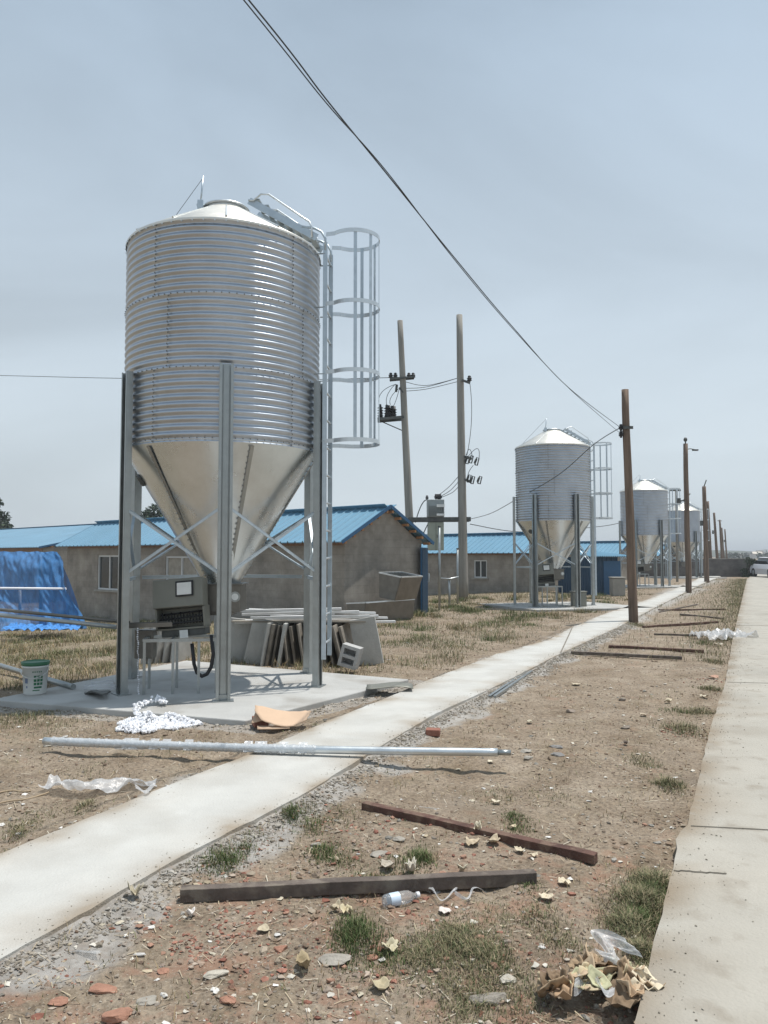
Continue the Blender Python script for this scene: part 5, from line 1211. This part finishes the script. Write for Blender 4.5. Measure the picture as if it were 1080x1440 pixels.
RK = [(300, 1368, .055, PL, 'long pale stone slab at the lower left of centre', .35, .4), (145, 1396, .062, RD, 'flat reddish brick piece near the bottom left, larger one', .35, .2), (80, 1413, .045, RD, 'reddish broken brick at the bottom left, left of the larger one', .4, .1),
      (168, 1436, .06, RD, 'broken brick at the very bottom left', .5, 0), (208, 1412, .04, GR, 'grey green stone by the brick pieces', .5, .4), (470, 1347, .07, GR, 'large grey mortar lump left of the crinkled leaf', .45, 0), (525, 1345, .03, RD, 'red stone beside the grey mortar lump', .6, 0),
      (690, 1402, .075, (.34, .31, .27), 'flat grey mortar lump at the bottom right of centre', .35, 0), (70, 1047, .07, PL, 'pale stone propping the left end of the long pipe', .6, 0), (740, 1057, .06, GR, 'grey stone off the right end of the long pipe, left one', .4, .2), (781, 1052, .07, (.3, .29, .28), 'dark grey broken block off the right end of the pipe, top', .4, .1),
      (783, 1063, .06, (.3, .29, .28), 'dark grey broken block off the right end of the pipe, lower', .4, -.2), (743, 1066, .045, GR, 'grey stone below the left one off the pipe end', .5, 0), (875, 985, .05, (.3, .26, .22), 'dark stone on the bare dirt toward the road', .6, 0), (802, 1002, .06, (.36, .3, .25), 'brown stone alone on the bare dirt', .5, 0),
      (880, 1025, .06, (.28, .24, .2), 'dark flat stone on the dirt left of the roadside weeds', .4, .3), (390, 1122 + 40, .04, GR, 'mortar lump on the right path edge', .5, 0), (260, 1245, .035, GR, 'mortar lump by the path edge above the nearest timber', .5, .6), (445, 1186, .045, GR, 'grey lump between the green tufts', .5, 0), (560, 1180, .05, GR, 'grey mortar lump below the rusty beam', .4, 0),
      (532, 1196, .06, GR, 'flat grey lump left of the crumpled leaf', .3, 0), (318, 1411, .035, RD, 'small red stone near the bottom left centre', .5, 0), (395, 1335, .035, RD, 'small red stone left of the grey mortar lump', .5, .5), (230, 1365, .03, RD, 'small red stone left of the long pale stone', .5, .5), (712, 1380, .04, PL, 'pale stone beside the flat grey lump', .6, 0), (630, 1163, .03, PL, 'small pale stone above the rusty beam', .5, 0)]
for i, (u, v, s, c, lab, fl, yw) in enumerate(RK): rock(u, v, s * .85, c, lab, 'brick' if 'brick' in lab else 'stone', 'broken_brick' if 'brick' in lab else 'stone', i, fl, 1.3, yw)

# ------------------------------------------------------------------ grass
def blades(P_, Hs, cols, name, lab, cat, seed, wd=.0035, leanf=.5):
    r = np.random.default_rng(seed); n_ = len(P_); P_ = np.array(P_); Hs = np.array(Hs)[:, None]; a = r.random(n_) * 6.28; dr_ = np.stack([np.cos(a), np.sin(a), np.zeros(n_)], 1); sd = np.stack([-np.sin(a), np.cos(a), np.zeros(n_)], 1)
    ln = (r.random(n_)[:, None] * leanf) * Hs; up = np.array([0, 0, 1.])
    W = (wd * (.6 + .8 * r.random(n_)) * (.6 + .12 * P_[:, 1].clip(2, 30)))[:, None]
    b0 = P_ - sd * W; b1 = P_ + sd * W; m0 = P_ + dr_ * ln * .35 + up * Hs * .55 - sd * W * .7; m1 = P_ + dr_ * ln * .35 + up * Hs * .55 + sd * W * .7; tp = P_ + dr_ * ln * 1.3 + up * Hs * .95
    V_ = np.stack([b0, b1, m1, m0, tp], 1).reshape(-1, 3); ids = np.arange(n_)[:, None] * 5
    F_ = np.concatenate([ids + np.array([0, 1, 2]), ids + np.array([0, 2, 3]), ids + np.array([3, 2, 4])], 0)
    cols = np.array(cols); cc = 1.55 * cols[r.integers(len(cols), size=n_)] * (.7 + .6 * r.random((n_, 1))); T_ = np.repeat(cc, 5, 0)
    o = npmesh(name, V_, F_, M['grass'], T_); return tag(o, lab, cat, None, 'stuff')
GRN = [(.07, .105, .035), (.095, .135, .05), (.055, .085, .03), (.14, .16, .07), (.20, .18, .10)]
MIX = [(.13, .14, .07), (.17, .16, .09), (.24, .20, .12), (.09, .11, .05), (.28, .23, .15)]
DRY = [(.25, .19, .105), (.31, .24, .14), (.19, .14, .08), (.12, .12, .055), (.27, .22, .14), (.13, .14, .06)]
Pg = []; Hg = []; Pm = []; Hm = []; Pd = []; Hd = []
rr = random.Random(99)
def tuft(u, v, ru, n_, h, L_, Lh, asp=.6):
    c = G(u, v); r_ = ru / F * c.y
    for _ in range(n_):
        x = c.x + rr.gauss(0, r_ * .55); y = c.y + rr.gauss(0, r_ * 1.0)
        if blocked(x, y) and rr.random() < .93: continue
        L_.append((x, y, max(hz(x, y), -.01 if x > xat(ROAD, y) else -1))); Lh.append(h * (.4 + .8 * rr.random()) * max(.3, 1 - .5 * math.hypot(x - c.x, (y - c.y)) / (r_ + .01)))
for (u, v, ru, n_, h) in ((318, 1212, 26, 900, .05), (455, 1197, 26, 650, .045), (592, 1206, 20, 750, .065), (520, 1233, 30, 400, .04), (497, 1315, 28, 1000, .075), (410, 1150, 15, 450, .06), (722, 1150, 14, 250, .04), (345, 1195, 12, 250, .04), (740, 1245, 22, 300, .03), (660, 860, 22, 700, .22), (640, 855, 20, 500, .2), (590, 866, 10, 300, .25)):
    tuft(u, v, ru, n_, h, Pg, Hg)
for (u, v, ru, n_, h) in ((300, 1218, 30, 400, .04), (480, 1205, 34, 420, .03), (560, 1216, 30, 400, .04), (510, 1330, 46, 900, .05), (440, 1160, 26, 420, .05), (545, 1345, 30, 500, .04), (730, 1160, 26, 380, .04), (900, 1290, 26, 900, .06), (920, 1255, 20, 700, .07), (640, 905, 40, 500, .08), (590, 895, 30, 420, .08), (560, 905, 30, 420, .07), (690, 880, 40, 700, .12), (720, 872, 26, 500, .14), (600, 885, 20, 300, .1), (745, 880, 20, 300, .1), (990, 905, 14, 220, .1), (955, 1000, 24, 260, .06)): tuft(u, v, ru, n_, h, Pg, Hg)
for (u, v, ru, n_, h) in ((640, 1330, 48, 2600, .05), (690, 1350, 40, 1600, .045), (590, 1345, 40, 1400, .04), (660, 1405, 60, 1700, .04), (905, 1265, 32, 2600, .07), (918, 1240, 24, 1500, .075), (885, 1300, 34, 2200, .06), (902, 1340, 20, 1500, .05), (760, 1290, 40, 700, .035), (790, 1330, 40, 600, .03), (905, 1375, 12, 700, .05), (940, 1105, 20, 700, .08), (905, 1070, 25, 400, .05), (40, 925, 40, 500, .16), (110, 915, 40, 400, .14), (150, 935, 20, 300, .14), (90, 940, 50, 500, .1), (960, 1025, 35, 900, .07), (985, 1000, 25, 600, .07), (1000, 970, 18, 500, .08), (1005, 930, 14, 400, .08), (1020, 900, 10, 300, .1), (1035, 850, 10, 500, .12), (430, 1140, 20, 250, .04), (480, 1150, 26, 250, .035), (730, 1400, 50, 900, .035), (30, 1158, 26, 420, .04), (118, 1132, 18, 330, .045), (25, 1170, 15, 220, .035), (60, 1140, 30, 260, .03), (130, 1085, 40, 260, .03), (780, 1120, 40, 300, .03), (700, 1120, 30, 300, .03), (350, 1180, 40, 300, .03), (800, 930 - 50, 30, 0, .1), (895, 880, 14, 400, .08), (30, 1012, 50, 1300, .07), (80, 1020, 50, 500, .05), (280, 1045, 60, 250, .03), (700, 1290, 40, 500, .03), (455, 1030, 40, 300, .05)):
    tuft(u, v, ru, n_, h, Pm, Hm)
rr = random.Random(321)
for _ in range(250):                                     # weed clumps across the rough field
    y = 11 + 20 * rr.random(); x = rr.uniform(-.5 * y, .32 * y)
    if blocked(x, y) or x > xat(Lp, y) - .5 or x < -.5 * y: continue
    rad = rr.uniform(.12, .55); L_, Lh_ = rr.choice(((Pg, Hg), (Pg, Hg), (Pm, Hm), (Pm, Hm), (Pd, Hd))); hh_ = rr.uniform(.05, .20)
    for _ in range(int(260 * rad + 60)):
        x2 = x + rr.gauss(0, rad * .5); y2 = y + rr.gauss(0, rad * .5)
        if not blocked(x2, y2): L_.append((x2, y2, hz(x2, y2))); Lh_.append(hh_ * (.3 + .9 * rr.random()))
rr = random.Random(123)
for _ in range(120000):                                   # rough weeds behind the pad and around the barns
    y = 9.5 + 34 * rr.random() ** 1.5; x = rr.uniform(-.56 * y, .5 * y)
    p = (x - S1.x) * RN.x + (y - S1.y) * RN.y
    if blocked(x, y) or x > xat(Lp, y) - .35: continue
    q = noise.fractal(Vector((x * .8, y * .8, 2)), 1, 2, 3)
    if q < -.05 - .12 * (p > 2) and rr.random() < .93: continue
    h = (.025 + .10 * rr.random() ** 1.6) * (1 + .8 * q); left = x < -.2 * y
    t = rr.random()
    if left and y < 27 and t < .5: Pd.append((x, y, hz(x, y))); Hd.append(h * 1.1)
    elif t < .25: Pd.append((x, y, hz(x, y))); Hd.append(h * .8)
    else: Pm.append((x, y, hz(x, y))); Hm.append(h * .8)
for _ in range(9000):                                    # between the far poles and the road
    y = 12 + 40 * rr.random(); xl, xr = xat(Rp, y), xat(ROAD, y); x = xr - abs(rr.gauss(0, .5)) if rr.random() < .7 else rr.uniform(xl, xr)
    if blocked(x, y): continue
    Pm.append((x, y, hz(x, y))); Hm.append(.04 + .08 * rr.random())
for _ in range(9000):                                    # sparse dry stubble in the foreground
    y = 2.4 + 7 * rr.random(); x = rr.uniform(-.6 * y, .6 * y)
    if blocked(x, y) or noise.fractal(Vector((x * 1.6, y * 1.6, 8)), 1, 2, 3) < .05: continue
    Pd.append((x, y, hz(x, y))); Hd.append(.012 + .028 * rr.random())
blades(Pg, Hg, GRN, 'green_grass', 'short green grass tufts growing from the dirt', 'grass', 1, .0016, .8)
blades(Pm, Hm, MIX, 'faded_weeds', 'faded olive weeds along the road edge and dirt', 'weeds', 2, .0016, 1.2)
blades(Pd, Hd, DRY, 'dry_grass', 'straw coloured dry grass behind the pad and on the dirt', 'dry grass', 3, .0018, 1.4)

# pale flakes of leaf and paper too small to tell apart, and grit washed onto the concrete
Pf = []; Sf = []
for _ in range(2600):
    y = 2.4 + 30 * rr.random() ** 1.7; x = rr.uniform(-.6 * y, .55 * y)
    if blocked(x, y) or noise.noise(Vector((x * .9, y * .9, 4))) < -.15: continue
    s = (.005 + .012 * rr.random() ** 2) * (1 + y * .05); Pf.append((x, y, hz(x, y) + s * .25)); Sf.append(s)
stones('pale_flakes', Pf, Sf, [(.62, .56, .44), (.70, .66, .58), (.5, .42, .3), (.8, .78, .74)], 'small pale flakes of leaf and paper litter on the dirt', 'litter', 6, .22, .6)
Pf = []; Sf = []
for _ in range(1500):
    y = 2.2 + 16 * rr.random() ** 1.7; t = rr.random()
    if t < .45: x = xat(ROAD, y) + abs(rr.gauss(0, .16)) + .015; z = .006
    elif t < .52: x = xat(ROAD, y) + rr.random() * 2.5; z = .006
    elif t < .85: x = xat(Rp, y) - abs(rr.gauss(0, .07)) - .01; z = .001
    else: x = xat(Lp, y) + abs(rr.gauss(0, .06)) + .01; z = .001
    s = .0013 + .0045 * rr.random() ** 5 + .0003 * y; Pf.append((x, y, z + s * .2)); Sf.append(s)
stones('grit', Pf, Sf, [(.38, .34, .28), (.44, .40, .33), (.31, .27, .22), (.5, .47, .4)], 'grit and soil crumbs washed onto the edges of the road and path', 'grit', 7)
# straw and twig litter lying flat
r_ = np.random.default_rng(5); Vs = []; Ts = []
for _ in range(5200):
    y = 2.3 + 13 * r_.random() ** 1.6; x = r_.uniform(-.6 * y, .6 * y)
    if blocked(x, y): continue
    a = r_.random() * 3.14; L_ = (.008 + .03 * r_.random() ** 2) * (.8 + y * .07); wv = (.0009 + .0007 * r_.random()) * (.6 + y * .22); dx, dy = math.cos(a), math.sin(a); z = hz(x, y) + .006
    t_ = r_.uniform(-.01, .01); Vs += [(x - dx * L_ + dy * wv, y - dy * L_ - dx * wv, z - t_), (x + dx * L_ + dy * wv, y + dy * L_ - dx * wv, z + t_), (x + dx * L_ - dy * wv, y + dy * L_ + dx * wv, z + t_), (x - dx * L_ - dy * wv, y - dy * L_ + dx * wv, z - t_)]
    c = ((.62, .52, .36), (.70, .64, .52), (.30, .22, .15), (.5, .42, .3))[r_.integers(4)]; Ts += [c] * 4
tag(npmesh('straw_litter', np.array(Vs), np.arange(len(Vs)).reshape(-1, 4), M['grass'], np.array(Ts)), 'bits of straw and twig strewn over the dirt', 'straw', None, 'stuff')

# ------------------------------------------------------------------ haze
hzm = bpy.data.materials.new('haze_air'); hzm.use_nodes = True; n = hzm.node_tree.nodes; n.clear()
o_ = n.new('ShaderNodeOutputMaterial'); pv = n.new('ShaderNodeVolumePrincipled'); pv.inputs['Density'].default_value = .0009; pv.inputs['Color'].default_value = (.86, .91, .97, 1)
hzm.node_tree.links.new(pv.outputs[0], o_.inputs['Volume'])
k = MB(); k.box((0, 1150, 9.5), (3600, 3400, 24)); tag(k.build('haze', hzm), kind='stuff')
